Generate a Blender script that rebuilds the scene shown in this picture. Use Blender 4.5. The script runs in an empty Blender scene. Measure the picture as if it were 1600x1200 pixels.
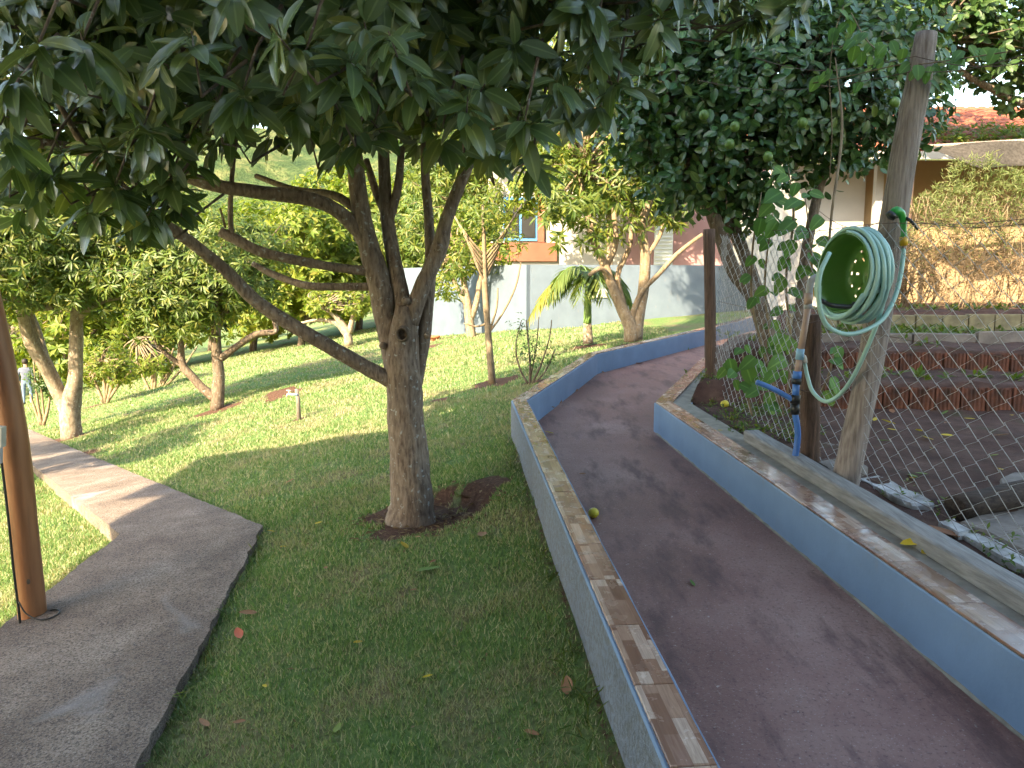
import bpy, math, random
import numpy as np
from mathutils import Vector, Matrix

random.seed(7)
rng = np.random.default_rng(11)
R = math.radians
sc = bpy.context.scene
COL = sc.collection

# ------------------------------------------------------------------ camera
F = 1186.0
PITCH = math.atan(160 / F)
CP, SP = math.cos(PITCH), math.sin(PITCH)
CAMZ = 1.85
cam = bpy.data.cameras.new('camera')
cam.sensor_width = 36.0
cam.lens = 36.0 * F / 1600
cam.clip_end = 2000
cam.clip_start = 0.05
camo = bpy.data.objects.new('camera', cam)
camo.location = (0, 0, CAMZ)
camo.rotation_euler = (math.pi / 2 - PITCH, 0, 0)
COL.objects.link(camo)
sc.camera = camo

# ------------------------------------------------------------------ light
SUN_EL = R(33)
SUN_AZ = R(34)            # shadows fall away from the camera, a little to the right
world = bpy.data.worlds.new('World')
sc.world = world
world.use_nodes = True
wn = world.node_tree.nodes
wl = world.node_tree.links
bg = wn['Background']
sky = wn.new('ShaderNodeTexSky')
sky.sky_type = 'NISHITA'
sky.sun_disc = False
sky.sun_elevation = SUN_EL
sky.sun_rotation = math.pi + SUN_AZ
sky.air_density = 1.6
sky.dust_density = 2.0
sky.ozone_density = 1.0
wl.new(sky.outputs[0], bg.inputs[0])
bg.inputs[1].default_value = 0.15
sun = bpy.data.lights.new('sun', 'SUN')
sun.energy = 4.6
sun.angle = R(0.55)
sun.color = (1.0, 0.82, 0.54)
suno = bpy.data.objects.new('sun', sun)
sd = Vector((math.sin(SUN_AZ) * math.cos(SUN_EL), math.cos(SUN_AZ) * math.cos(SUN_EL), -math.sin(SUN_EL)))
suno.rotation_euler = sd.to_track_quat('-Z', 'Y').to_euler()
suno.location = (0, 0, 30)
COL.objects.link(suno)
vs = sc.view_settings
vs.view_transform = 'Standard'
vs.look = 'None'
vs.gamma = 1
vs.use_curve_mapping = False
vs.exposure = 2.32
sc.cycles.use_denoising = True
sc.cycles.max_bounces = 6
sc.cycles.adaptive_threshold = 0.03
sc.cycles.transmission_bounces = 4
sc.cycles.transparent_max_bounces = 4
sc.cycles.sample_clamp_indirect = 4.0

# ------------------------------------------------------------------ layout helpers
def ray(px, py):
    u = (px - 800) / F
    v = (600 - py) / F
    w = CP + v * SP
    return u / w, (-SP + v * CP) / w


def P(px, py, d):
    x, z = ray(px, py)
    return Vector((x * d, d, CAMZ + z * d))


LIN = np.array([(.92, -1.0), (.64, 2.13), (.17, 7.85), (1.3, 11.45), (3.8, 15.0), (6.3, 18.8), (9.2, 23.0)])
RIN = np.array([(2.33, -1.0), (1.96, 2.74), (1.47, 7.75), (2.75, 11.0), (5.1, 14.4), (7.65, 18.2), (10.5, 22.4)])


def xl(y):
    return np.interp(y, LIN[:, 1], LIN[:, 0])


def xr(y):
    return np.interp(y, RIN[:, 1], RIN[:, 0])


def zr(y):
    return .04 * np.asarray(y, float)


def sstep(a, b, t):
    t = np.clip((np.asarray(t, float) - a) / (b - a), 0, 1)
    return t * t * (3 - 2 * t)


def soil_z(x, y):
    x = np.asarray(x, float); y = np.asarray(y, float)
    yy = y + .1 * (x - 3.2)
    z = .28 + .04 * np.minimum(yy, 7.6)
    z = z + .25 * sstep(7.62, 7.72, yy) + .22 * sstep(9.0, 9.1, yy) + .3 * sstep(12.9, 13.0, yy)
    return z


def pitlevel():
    return -.06


def lawn_z(x, y):
    x = np.asarray(x, float); y = np.asarray(y, float)
    xe = np.where(x > 0, x * (1 - .6 * sstep(11, 17, y)), x)
    xe = np.where(xe < -24, -24 - 4 * np.tanh((-24 - xe) / 8), xe)
    ye = np.minimum(y, 45)
    z = .2 * (xe + .78) + .03 * (ye - 6)
    z = z - .07 * (1 - sstep(3.0, 6.5, y)) * sstep(-2.5, 0, x)
    z = z + .022 * np.sin(x * 1.9 + .7 * y) * np.cos(y * 1.3 - x * .6) + .012 * np.sin(4.1 * x + 1) * np.sin(3.7 * y)
    # a low hummock under the two trees and a swale in the lit lawn
    z = z + .16 * np.exp(-((x + 4.6) ** 2 / 1.6 + (y - 15.6) ** 2 / .5))
    # planting pit of the big tree, cut into the slope
    d = np.hypot((x + .72) / 1.1, (y - 5.98))
    w = 1 - sstep(.42, .56, d)
    z = z * (1 - w) + np.minimum(z, pitlevel()) * w
    return z


def ground_z(x, y):
    x = np.asarray(x, float); y = np.asarray(y, float)
    a = xl(y); b = xr(y)
    z = lawn_z(x, y)
    z = np.where(x > a - .08, np.minimum(z, zr(y) - .14), z)
    z = np.where(x > b + .1, soil_z(x, y) - .9, z)
    z = np.where((y > 23) & (x > a - .1), lawn_z(x, y), z)
    return z


def G(px, py):
    x, z = ray(px, py)
    d = 1.5
    while d < 80:
        if CAMZ + z * d < float(lawn_z(x * d, d)):
            break
        d += .02
    return Vector((x * d, d, float(lawn_z(x * d, d))))


# ------------------------------------------------------------------ materials
def mat(name, rough=.8, spec=.3):
    m = bpy.data.materials.new(name)
    m.use_nodes = True
    nt = m.node_tree
    b = nt.nodes['Principled BSDF']
    b.inputs['Roughness'].default_value = rough
    b.inputs['Specular IOR Level'].default_value = spec
    return m, nt.nodes, nt.links, b


def coords(n, l, kind='Object', scale=(1, 1, 1)):
    if kind == 'World':
        g = n.new('ShaderNodeNewGeometry')
        out = g.outputs['Position']
    else:
        out = n.new('ShaderNodeTexCoord').outputs[kind]
    mp = n.new('ShaderNodeMapping')
    mp.inputs['Scale'].default_value = scale
    l.new(out, mp.inputs[0])
    return mp.outputs[0]


def noise(n, l, vec, scale, detail=4, rough=.55, dist=0):
    t = n.new('ShaderNodeTexNoise')
    t.inputs['Scale'].default_value = scale
    t.inputs['Detail'].default_value = detail
    t.inputs['Roughness'].default_value = rough
    t.inputs['Distortion'].default_value = dist
    l.new(vec, t.inputs['Vector'])
    return t.outputs['Fac']


def ramp(n, l, fac, stops):
    r = n.new('ShaderNodeValToRGB')
    e = r.color_ramp.elements
    while len(e) < len(stops):
        e.new(.5)
    for i, (p, c) in enumerate(stops):
        e[i].position = p
        e[i].color = (*c, 1) if len(c) == 3 else c
    l.new(fac, r.inputs[0])
    return r.outputs[0]


def mixc(n, l, fac, a, b, mode='MIX'):
    m = n.new('ShaderNodeMix')
    m.data_type = 'RGBA'
    m.blend_type = mode
    for s, v in ((0, fac), (6, a), (7, b)):
        if hasattr(v, 'is_output'):
            l.new(v, m.inputs[s])
        elif s == 0:
            m.inputs[0].default_value = v
        else:
            m.inputs[s].default_value = (*v, 1)
    return m.outputs[2]


def bump(n, l, b, h, strength=.5, dist=.01):
    k = n.new('ShaderNodeBump')
    k.inputs['Strength'].default_value = strength
    k.inputs['Distance'].default_value = dist
    l.new(h, k.inputs['Height'])
    l.new(k.outputs[0], b.inputs['Normal'])


def simple(name, c1, c2=None, scale=8, rough=.7, spec=.3, bs=.3, bd=.005, sc3=(1, 1, 1), kind='Object', detail=5):
    m, n, l, b = mat(name, rough, spec)
    c2 = c2 or tuple(v * .7 for v in c1)
    v = coords(n, l, kind, sc3)
    f = noise(n, l, v, scale, detail)
    l.new(ramp(n, l, f, [(.3, c2), (.7, c1)]), b.inputs['Base Color'])
    if bs:
        bump(n, l, b, noise(n, l, v, scale * 4, 4), bs, bd)
    return m


def leafmat(name, cols, trans=.35, rough=.45, spec=.4, under=None):
    """thin leaf: colour by per-leaf random value, light passes through"""
    m, n, l, b = mat(name, rough, spec)
    at = n.new('ShaderNodeAttribute'); at.attribute_name = 'rnd'
    oi = n.new('ShaderNodeObjectInfo')
    add = n.new('ShaderNodeMath'); add.operation = 'ADD'
    l.new(at.outputs['Fac'], add.inputs[0]); l.new(oi.outputs['Random'], add.inputs[1])
    fr = n.new('ShaderNodeMath'); fr.operation = 'FRACT'
    l.new(add.outputs[0], fr.inputs[0])
    st = [(i / max(1, len(cols) - 1), c) for i, c in enumerate(cols)]
    c = ramp(n, l, fr.outputs[0], st)
    if under:
        g = n.new('ShaderNodeNewGeometry')
        c = mixc(n, l, g.outputs['Backfacing'], c, under)
    am = n.new('ShaderNodeAttribute'); am.attribute_name = 'mid'
    c = mixc(n, l, ramp(n, l, am.outputs['Fac'], [(.84, (0, 0, 0)), (.95, (.55, .55, .55))]), c, mixc(n, l, 1.0, c, (2.2, 2.0, 2.2), 'MULTIPLY'))
    l.new(c, b.inputs['Base Color'])
    tr = n.new('ShaderNodeBsdfTranslucent')
    tc = mixc(n, l, 1.0, c, (1.25, 1.35, .45), 'MULTIPLY')
    l.new(tc, tr.inputs['Color'])
    mx = n.new('ShaderNodeMixShader')
    mx.inputs[0].default_value = trans
    l.new(b.outputs[0], mx.inputs[1]); l.new(tr.outputs[0], mx.inputs[2])
    l.new(mx.outputs[0], n['Material Output'].inputs['Surface'])
    return m


def barkmat(name, c1, c2, scale=14, stretch=.18, lichen=0, bs=.8, bd=.012):
    m, n, l, b = mat(name, .9, .15)
    v = coords(n, l, 'Object', (1, 1, stretch))
    f = noise(n, l, v, scale * 2.2, 5, .6)
    c = ramp(n, l, f, [(.32, c2), (.62, c1)])
    big = noise(n, l, coords(n, l), 2.3, 3)
    c = mixc(n, l, ramp(n, l, big, [(.45, (0, 0, 0)), (.68, (.4, .4, .4))]), c, tuple(x * .7 for x in c2))
    if lichen:
        vo = noise(n, l, coords(n, l), 26, 3, .5)
        k = ramp(n, l, vo, [(.62, (0, 0, 0)), (.70, (1, 1, 1))])
        c = mixc(n, l, k, c, (lichen, lichen, lichen * .92))
    l.new(c, b.inputs['Base Color'])
    bump(n, l, b, f, bs, bd)
    return m


M = {}
# lawn soil and turf share one pattern of dry patches (world space, so blades and ground agree)
def turf(name, blade):
    m, n, l, b = mat(name, .75 if blade else .95, .2)
    v = coords(n, l, 'World')
    pat = noise(n, l, v, 1.15, 6, .66)
    fine = noise(n, l, v, 22, 4, .7)
    if blade:
        at = n.new('ShaderNodeAttribute'); at.attribute_name = 'rnd'
        c = ramp(n, l, at.outputs['Fac'], [(0, (.115, .19, .072)), (.5, (.165, .25, .090)), (.74, (.215, .30, .112)), (.77, (.36, .33, .19)), (1, (.48, .44, .30))])
        mx = n.new('ShaderNodeMath'); mx.operation = 'ADD'; l.new(pat, mx.inputs[0])
        s = n.new('ShaderNodeMath'); s.operation = 'MULTIPLY_ADD'
        l.new(at.outputs['Fac'], s.inputs[0]); s.inputs[1].default_value = .22; s.inputs[2].default_value = -.11
        l.new(s.outputs[0], mx.inputs[1])
        k = ramp(n, l, mx.outputs[0], [(.49, (0, 0, 0)), (.62, (.85, .85, .85))])
        c = mixc(n, l, k, c, (.36, .33, .21))
        tr = n.new('ShaderNodeBsdfTranslucent')
        l.new(mixc(n, l, 1.0, c, (1.3, 1.35, .5), 'MULTIPLY'), tr.inputs['Color'])
        ms = n.new('ShaderNodeMixShader'); ms.inputs[0].default_value = .3
        l.new(b.outputs[0], ms.inputs[1]); l.new(tr.outputs[0], ms.inputs[2])
        l.new(ms.outputs[0], n['Material Output'].inputs['Surface'])
    else:
        c = ramp(n, l, fine, [(.3, (.07, .12, .038)), (.5, (.12, .19, .055)), (.72, (.20, .25, .085))])
        k = ramp(n, l, pat, [(.46, (0, 0, 0)), (.64, (1, 1, 1))])
        dry = ramp(n, l, fine, [(.3, (.13, .10, .055)), (.7, (.26, .22, .11))])
        c = mixc(n, l, k, c, dry)
        # bare red earth where the turf is worn through, and in the planting pit
        at = n.new('ShaderNodeAttribute'); at.attribute_name = 'bare'
        earth = ramp(n, l, noise(n, l, v, 40, 5, .7), [(.3, (.055, .028, .018)), (.55, (.12, .062, .04)), (.75, (.20, .13, .085))])
        e2 = n.new('ShaderNodeMath'); e2.operation = 'MULTIPLY_ADD'
        l.new(fine, e2.inputs[0]); e2.inputs[1].default_value = .6; e2.inputs[2].default_value = -.3
        e3 = n.new('ShaderNodeMath'); e3.operation = 'ADD'
        l.new(at.outputs['Fac'], e3.inputs[0]); l.new(e2.outputs[0], e3.inputs[1])
        c = mixc(n, l, ramp(n, l, e3.outputs[0], [(.40, (0, 0, 0)), (.60, (1, 1, 1))]), c, earth)
        bump(n, l, b, noise(n, l, v, 60, 4, .75), .9, .03)
    l.new(c, b.inputs['Base Color'])
    return m


M['turf'] = turf('turf', False)
M['blade'] = turf('grass_blade', True)


def soilmat():
    m, n, l, b = mat('garden_earth', .95, .15)
    v = coords(n, l, 'World')
    c = ramp(n, l, noise(n, l, v, 5, 8, .7), [(.3, (.05, .028, .022)), (.55, (.10, .055, .042)), (.75, (.155, .095, .07))])
    g = ramp(n, l, noise(n, l, v, 2.2, 5, .6), [(.60, (0, 0, 0)), (.72, (.5, .5, .5))])
    c = mixc(n, l, g, c, (.06, .08, .03))
    l.new(c, b.inputs['Base Color'])
    bump(n, l, b, noise(n, l, v, 30, 6, .7), .9, .03)
    return m


M['soil'] = soilmat()


def rampmat():
    m, n, l, b = mat('ramp_cement', .62, .35)
    v = coords(n, l, 'World')
    big = noise(n, l, v, .9, 6, .62)
    c = ramp(n, l, big, [(.3, (.145, .067, .054)), (.5, (.215, .112, .092)), (.7, (.315, .20, .166))])
    sp = noise(n, l, v, 95, 3, .6)
    c = mixc(n, l, ramp(n, l, sp, [(.60, (0, 0, 0)), (.70, (.55, .55, .55))]), c, (.40, .33, .30))
    c = mixc(n, l, ramp(n, l, noise(n, l, v, 38, 2, .5), [(.72, (0, 0, 0)), (.75, (.7, .7, .7))]), c, (.42, .37, .32))
    c = mixc(n, l, ramp(n, l, noise(n, l, v, 55, 5, .75), [(.30, (.8, .8, .8)), (.46, (0, 0, 0))]), c, (.055, .026, .024))
    dk = noise(n, l, coords(n, l, 'World', (2.2, .6, 1)), 2.1, 6, .7)
    c = mixc(n, l, ramp(n, l, dk, [(.50, (0, 0, 0)), (.64, (.75, .75, .75))]), c, (.085, .042, .038))
    l.new(c, b.inputs['Base Color'])
    l.new(ramp(n, l, big, [(.3, (.5, .5, .5)), (.7, (.75, .75, .75))]), b.inputs['Roughness'])
    bump(n, l, b, noise(n, l, v, 120, 3, .6), .35, .004)
    return m


M['ramp'] = rampmat()


def paintmat(name, c1, c2, coarse):
    m, n, l, b = mat(name, .6, .3)
    v = coords(n, l, 'World')
    c = ramp(n, l, noise(n, l, v, 2.5, 6, .6), [(.3, c2), (.7, c1)])
    d = noise(n, l, coords(n, l, 'World', (1, 1, .35)), 9, 6, .7)
    c = mixc(n, l, ramp(n, l, d, [(.60, (0, 0, 0)), (.78, (.55, .55, .55))]), c, (.20, .185, .17))
    if coarse:
        k = noise(n, l, v, 34, 5, .65)
        c = mixc(n, l, ramp(n, l, k, [(.42, (.8, .8, .8)), (.54, (0, 0, 0))]), c, (.13, .13, .135))
        bump(n, l, b, k, 1.0, .02)
        b.inputs['Roughness'].default_value = .9
    else:
        bump(n, l, b, noise(n, l, v, 45, 3), .25, .004)
    l.new(c, b.inputs['Base Color'])
    return m


M['blue'] = paintmat('blue_paint', (.175, .25, .36), (.135, .195, .285), False)
M['blue_rough'] = paintmat('blue_roughcast', (.20, .225, .275), (.15, .165, .205), True)
M['wall_blue'] = paintmat('pale_blue_wall_paint', (.125, .158, .20), (.10, .128, .165), False)


def tilemat():
    m, n, l, b = mat('wood_print_tile', .13, .5)
    tc = n.new('ShaderNodeTexCoord')
    oi = n.new('ShaderNodeObjectInfo')
    cm = n.new('ShaderNodeVectorMath'); cm.operation = 'SCALE'
    cb = n.new('ShaderNodeCombineXYZ')
    l.new(oi.outputs['Random'], cb.inputs[0]); l.new(oi.outputs['Random'], cb.inputs[2])
    l.new(cb.outputs[0], cm.inputs[0]); cm.inputs['Scale'].default_value = 37.0
    ad = n.new('ShaderNodeVectorMath'); ad.operation = 'ADD'
    l.new(tc.outputs['Object'], ad.inputs[0]); l.new(cm.outputs[0], ad.inputs[1])
    br = n.new('ShaderNodeTexBrick')
    l.new(ad.outputs[0], br.inputs['Vector'])
    br.inputs['Scale'].default_value = 1
    br.inputs['Brick Width'].default_value = .23
    br.inputs['Row Height'].default_value = .05
    br.inputs['Mortar Size'].default_value = .0008
    br.inputs['Color1'].default_value = (0, 0, 0, 1)
    br.inputs['Color2'].default_value = (1, 1, 1, 1)
    br.inputs['Mortar'].default_value = (.2, .2, .2, 1)
    br.offset = .37
    c = ramp(n, l, br.outputs['Color'], [(.0, (.17, .085, .055)), (.35, (.26, .145, .095)), (.6, (.36, .225, .155)), (.85, (.50, .375, .29)), (1, (.22, .11, .075))])
    mp = n.new('ShaderNodeMapping'); mp.inputs['Scale'].default_value = (5, 60, 1)
    l.new(ad.outputs[0], mp.inputs[0])
    g = noise(n, l, mp.outputs[0], 1.4, 5, .65, .6)
    c = mixc(n, l, ramp(n, l, g, [(.35, (.45, .45, .45)), (.6, (0, 0, 0))]), c, (.12, .06, .04))
    l.new(c, b.inputs['Base Color'])
    l.new(ramp(n, l, noise(n, l, ad.outputs[0], 14, 4, .6), [(.35, (.08, .08, .08)), (.7, (.36, .36, .36))]), b.inputs['Roughness'])
    return m


M['tile'] = tilemat()


def concretemat():
    m, n, l, b = mat('old_concrete', .92, .2)
    v = coords(n, l, 'World')
    c = ramp(n, l, noise(n, l, v, 1.6, 8, .68), [(.28, (.115, .083, .065)), (.48, (.225, .17, .135)), (.66, (.335, .27, .22)), (.8, (.43, .375, .325))])
    c = mixc(n, l, ramp(n, l, noise(n, l, v, 70, 4, .7), [(.38, (.9, .9, .9)), (.56, (0, 0, 0))]), c, (.055, .045, .04))
    c = mixc(n, l, ramp(n, l, noise(n, l, v, 130, 3, .7), [(.56, (0, 0, 0)), (.68, (.7, .7, .7))]), c, (.42, .38, .35))
    c = mixc(n, l, ramp(n, l, noise(n, l, v, .8, 4, .5, .8), [(.60, (0, 0, 0)), (.70, (.6, .6, .6))]), c, (.33, .32, .32))
    l.new(c, b.inputs['Base Color'])
    bump(n, l, b, noise(n, l, v, 75, 5, .75), .9, .012)
    return m


M['concrete'] = concretemat()
M['cement'] = simple('cement_ledge', (.30, .27, .22), (.17, .15, .12), 9, .9, .2, .6, .006)
M['beam'] = simple('weathered_timber', (.29, .275, .26), (.155, .145, .135), 5, .85, .2, .7, .006, (9, .7, 9))
M['postgrey'] = simple('grey_post_wood', (.40, .33, .29), (.17, .13, .11), 6, .88, .2, 1.0, .01, (9, 9, .7))
M['postbrown'] = simple('brown_post_wood', (.17, .105, .075), (.06, .038, .028), 7, .9, .2, .9, .01, (8, 8, .8))
M['polevarn'] = simple('varnished_pole_wood', (.36, .16, .07), (.19, .075, .032), 3, .42, .45, .3, .004, (5, 5, .5))
M['log'] = simple('dark_log_wood', (.085, .062, .05), (.03, .022, .018), 7, .9, .2, .9, .01, (1, 8, 8))
M['wire'] = simple('galvanised_wire', (.46, .46, .475), (.30, .285, .28), 30, .5, .5, 0)
M['wire'].node_tree.nodes['Principled BSDF'].inputs['Metallic'].default_value = .2
M['rust'] = simple('rusty_wire', (.16, .10, .07), (.08, .05, .04), 30, .7, .3, 0)
M['basin'] = simple('green_plastic', (.10, .24, .05), (.07, .17, .035), 5, .28, .5, 0)
M['hose'] = simple('pale_green_hose', (.37, .57, .50), (.30, .48, .43), 7, .34, .5, .1, .001)
M['nozgreen'] = simple('bright_green_plastic', (.03, .33, .05), (.025, .26, .04), 5, .3, .5, 0)
M['yellow'] = simple('yellow_plastic', (.72, .42, .02), (.6, .33, .02), 5, .35, .5, 0)
M['black'] = simple('black_plastic', (.02, .021, .022), (.014, .014, .015), 5, .4, .5, 0)
M['pvc'] = simple('tan_pvc', (.46, .32, .25), (.36, .25, .20), 8, .45, .4, 0)
M['pipeblue'] = simple('blue_pipe_plastic', (.07, .20, .56), (.055, .15, .42), 8, .38, .5, 0)
M['pipelight'] = simple('light_blue_pvc', (.30, .50, .66), (.22, .38, .52), 9, .4, .4, 0)
M['pvcgrey'] = simple('grey_pvc', (.42, .42, .43), (.3, .3, .31), 9, .45, .4, 0)
M['white'] = simple('white_wash', (.47, .46, .45), (.20, .185, .17), 9, .85, .2, .6, .008)
M['stone'] = simple('flat_stone', (.24, .20, .17), (.12, .10, .085), 6, .9, .2, .8, .01)
M['brick'] = simple('clay_brick', (.20, .075, .045), (.055, .032, .024), 7, .9, .2, .8, .006)
M['block'] = simple('cement_block', (.28, .235, .13), (.12, .10, .06), 6, .9, .2, .7, .008)
M['roof'] = simple('clay_roof_tile', (.33, .10, .05), (.18, .055, .03), 9, .85, .25, .4, .005)
M['pink'] = simple('pink_wall_paint', (.40, .235, .235), (.35, .20, .20), 1.5, .8, .25, .15, .004)
M['beige'] = simple('beige_wall_paint', (.38, .27, .155), (.33, .23, .13), 1.5, .8, .25, .15, .004)
M['whitewall'] = simple('white_wall_paint', (.44, .415, .385), (.38, .36, .335), 1.5, .8, .25, .15, .004)
M['brownband'] = simple('red_brown_paint', (.26, .095, .06), (.20, .07, .045), 2, .75, .25, .1, .003)
M['bluewin'] = simple('blue_window_paint', (.10, .28, .55), (.07, .2, .42), 3, .4, .4, 0)
M['louvre'] = simple('white_louvre', (.75, .78, .8), (.68, .7, .72), 3, .5, .4, 0)
M['cloth'] = simple('grey_shade_cloth', (.075, .066, .06), (.035, .031, .028), 20, .95, .1, .5, .01)
M['terracotta'] = simple('terracotta', (.40, .14, .07), (.3, .1, .05), 6, .8, .2, 0)
M['lemon'] = simple('lemon_peel', (.62, .50, .035), (.50, .42, .04), 12, .45, .4, .3, .002)
M['lime'] = simple('lime_peel', (.10, .18, .03), (.07, .13, .022), 12, .4, .45, .3, .002)
M['dirtyplastic'] = simple('pale_plastic_box', (.55, .54, .48), (.40, .38, .3), 8, .6, .3, 0)
M['shirt'] = simple('grey_blue_shirt', (.13, .14, .18), (.09, .10, .135), 8, .9, .1, .2, .01)
M['jeans'] = simple('pale_jeans', (.15, .205, .28), (.11, .15, .21), 8, .9, .1, .2, .01)
M['skin'] = simple('skin', (.38, .22, .15), (.33, .19, .13), 6, .6, .3, 0)
M['hair'] = simple('dark_hair', (.025, .018, .014), (.015, .01, .01), 20, .6, .3, 0)
M['tapmetal'] = simple('tap_metal', (.5, .48, .42), (.4, .38, .33), 8, .35, .5, 0)
M['bark_avocado'] = barkmat('avocado_bark', (.28, .215, .165), (.105, .074, .055), 20, .22, .34, 1.0, .014)
M['bark_pale'] = barkmat('pale_bark', (.34, .275, .205), (.16, .12, .085), 9, .5, .4, .5, .008)
M['bark_brown'] = barkmat('brown_bark', (.20, .15, .11), (.075, .055, .04), 14, .25, .25, .8, .01)
M['bark_tan'] = barkmat('tan_bark', (.33, .25, .165), (.17, .12, .075), 11, .4, .3, .6, .008)
M['twig'] = simple('twig_bark', (.30, .23, .15), (.15, .11, .07), 9, .9, .1, 0)
M['palmgreen'] = simple('green_palm_shaft', (.16, .26, .07), (.12, .2, .05), 5, .5, .4, 0)

M['leaf_avocado'] = leafmat('avocado_leaf', [(.080, .128, .056), (.100, .154, .060), (.125, .178, .062), (.09, .14, .064), (.20, .22, .05)], .26, .26, .85, (.13, .155, .08))
M['leaf_lime'] = leafmat('lime_leaf', [(.026, .072, .022), (.042, .10, .027), (.065, .13, .03), (.03, .08, .03), (.11, .16, .03)], .25, .32, .6, (.06, .11, .045))
M['leaf_mango'] = leafmat('mango_leaf', [(.050, .092, .015), (.080, .128, .019), (.125, .155, .022), (.055, .098, .017), (.18, .175, .03)], .38, .45, .4)
M['leaf_yellow'] = leafmat('yellow_green_leaf', [(.08, .135, .016), (.125, .17, .02), (.175, .19, .024), (.10, .15, .018), (.22, .20, .035)], .40, .5, .3)
M['leaf_dark'] = leafmat('dark_leaf', [(.03, .07, .02), (.05, .095, .024), (.07, .11, .026)], .3, .45, .4)
M['leaf_dry'] = leafmat('dry_leaf', [(.19, .125, .07), (.13, .085, .05), (.25, .18, .11), (.09, .06, .04)], .25, .8, .1)
M['leaf_hedge'] = leafmat('hedge_leaf', [(.12, .15, .05), (.17, .19, .075), (.09, .13, .035), (.21, .20, .10)], .35, .6, .2)
M['leaf_palm'] = leafmat('palm_leaf', [(.07, .12, .03), (.10, .15, .035), (.15, .18, .04)], .35, .45, .4)
M['leaf_palm_yellow'] = leafmat('yellowed_palm_leaf', [(.28, .25, .05), (.22, .22, .05)], .4, .5, .3)
M['leaf_creeper'] = leafmat('creeper_leaf', [(.075, .16, .045), (.10, .20, .05), (.13, .22, .05), (.09, .18, .055)], .35, .55, .3, (.13, .20, .09))
M['leaf_fallen_yellow'] = leafmat('fallen_yellow_leaf', [(.55, .40, .03), (.5, .33, .04)], .2, .6, .2)
M['leaf_fallen_brown'] = leafmat('fallen_brown_leaf', [(.26, .12, .06), (.32, .17, .09)], .1, .7, .2)
M['leaf_fallen_green'] = leafmat('fallen_green_leaf', [(.12, .2, .05), (.2, .25, .06)], .2, .6, .2)
M['leaf_fallen_red'] = leafmat('fallen_red_leaf', [(.40, .10, .05), (.36, .09, .05)], .1, .6, .2)


# ------------------------------------------------------------------ object helpers
def tag(o, label=None, cat=None, group=None, kind=None):
    for k, v in (('label', label), ('category', cat), ('group', group), ('kind', kind)):
        if v:
            o[k] = v
    return o


def empty(name, loc, label=None, cat=None, group=None):
    o = bpy.data.objects.new(name, None)
    o.location = loc
    o.empty_display_size = .1
    COL.objects.link(o)
    return tag(o, label, cat, group)


def origin(o):
    v = Vector((0, 0, 0))
    while o is not None:
        v = v + Vector(o.location)
        o = o.parent
    return v


def link(name, me, m, parent=None, loc=None):
    o = bpy.data.objects.new(name, me)
    if m is not None and not me.materials:
        me.materials.append(m)
    if parent is not None:
        o.parent = parent
    if loc is not None:
        o.location = loc
    COL.objects.link(o)
    return o


def np_mesh(name, V, faces_flat, loop_tot, smooth=True, rnd=None, mid=None):
    me = bpy.data.meshes.new(name)
    V = np.asarray(V, np.float32)
    me.vertices.add(len(V))
    me.vertices.foreach_set('co', V.ravel())
    me.loops.add(len(faces_flat))
    me.loops.foreach_set('vertex_index', np.asarray(faces_flat, np.int32))
    nf = len(loop_tot)
    me.polygons.add(nf)
    st = np.zeros(nf, np.int32)
    st[1:] = np.cumsum(loop_tot)[:-1]
    me.polygons.foreach_set('loop_start', st)
    me.polygons.foreach_set('use_smooth', np.full(nf, smooth))
    if rnd is not None:
        a = me.attributes.new('rnd', 'FLOAT', 'POINT')
        a.data.foreach_set('value', np.asarray(rnd, np.float32))
    if mid is not None:
        a = me.attributes.new('mid', 'FLOAT', 'POINT')
        a.data.foreach_set('value', np.asarray(mid, np.float32))
    me.update(calc_edges=True)
    return me


def catmull(pts, n=5):
    p = [np.array(q, float) for q in pts]
    if len(p) < 3:
        return p
    out = []
    p2 = [2 * p[0] - p[1]] + p + [2 * p[-1] - p[-2]]
    for i in range(1, len(p2) - 2):
        a, b, c, d = p2[i - 1], p2[i], p2[i + 1], p2[i + 2]
        for k in range(n):
            t = k / n
            out.append(.5 * (2 * b + (c - a) * t + (2 * a - 5 * b + 4 * c - d) * t * t + (3 * b - a - 3 * c + d) * t ** 3))
    out.append(p[-1])
    return out


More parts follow.
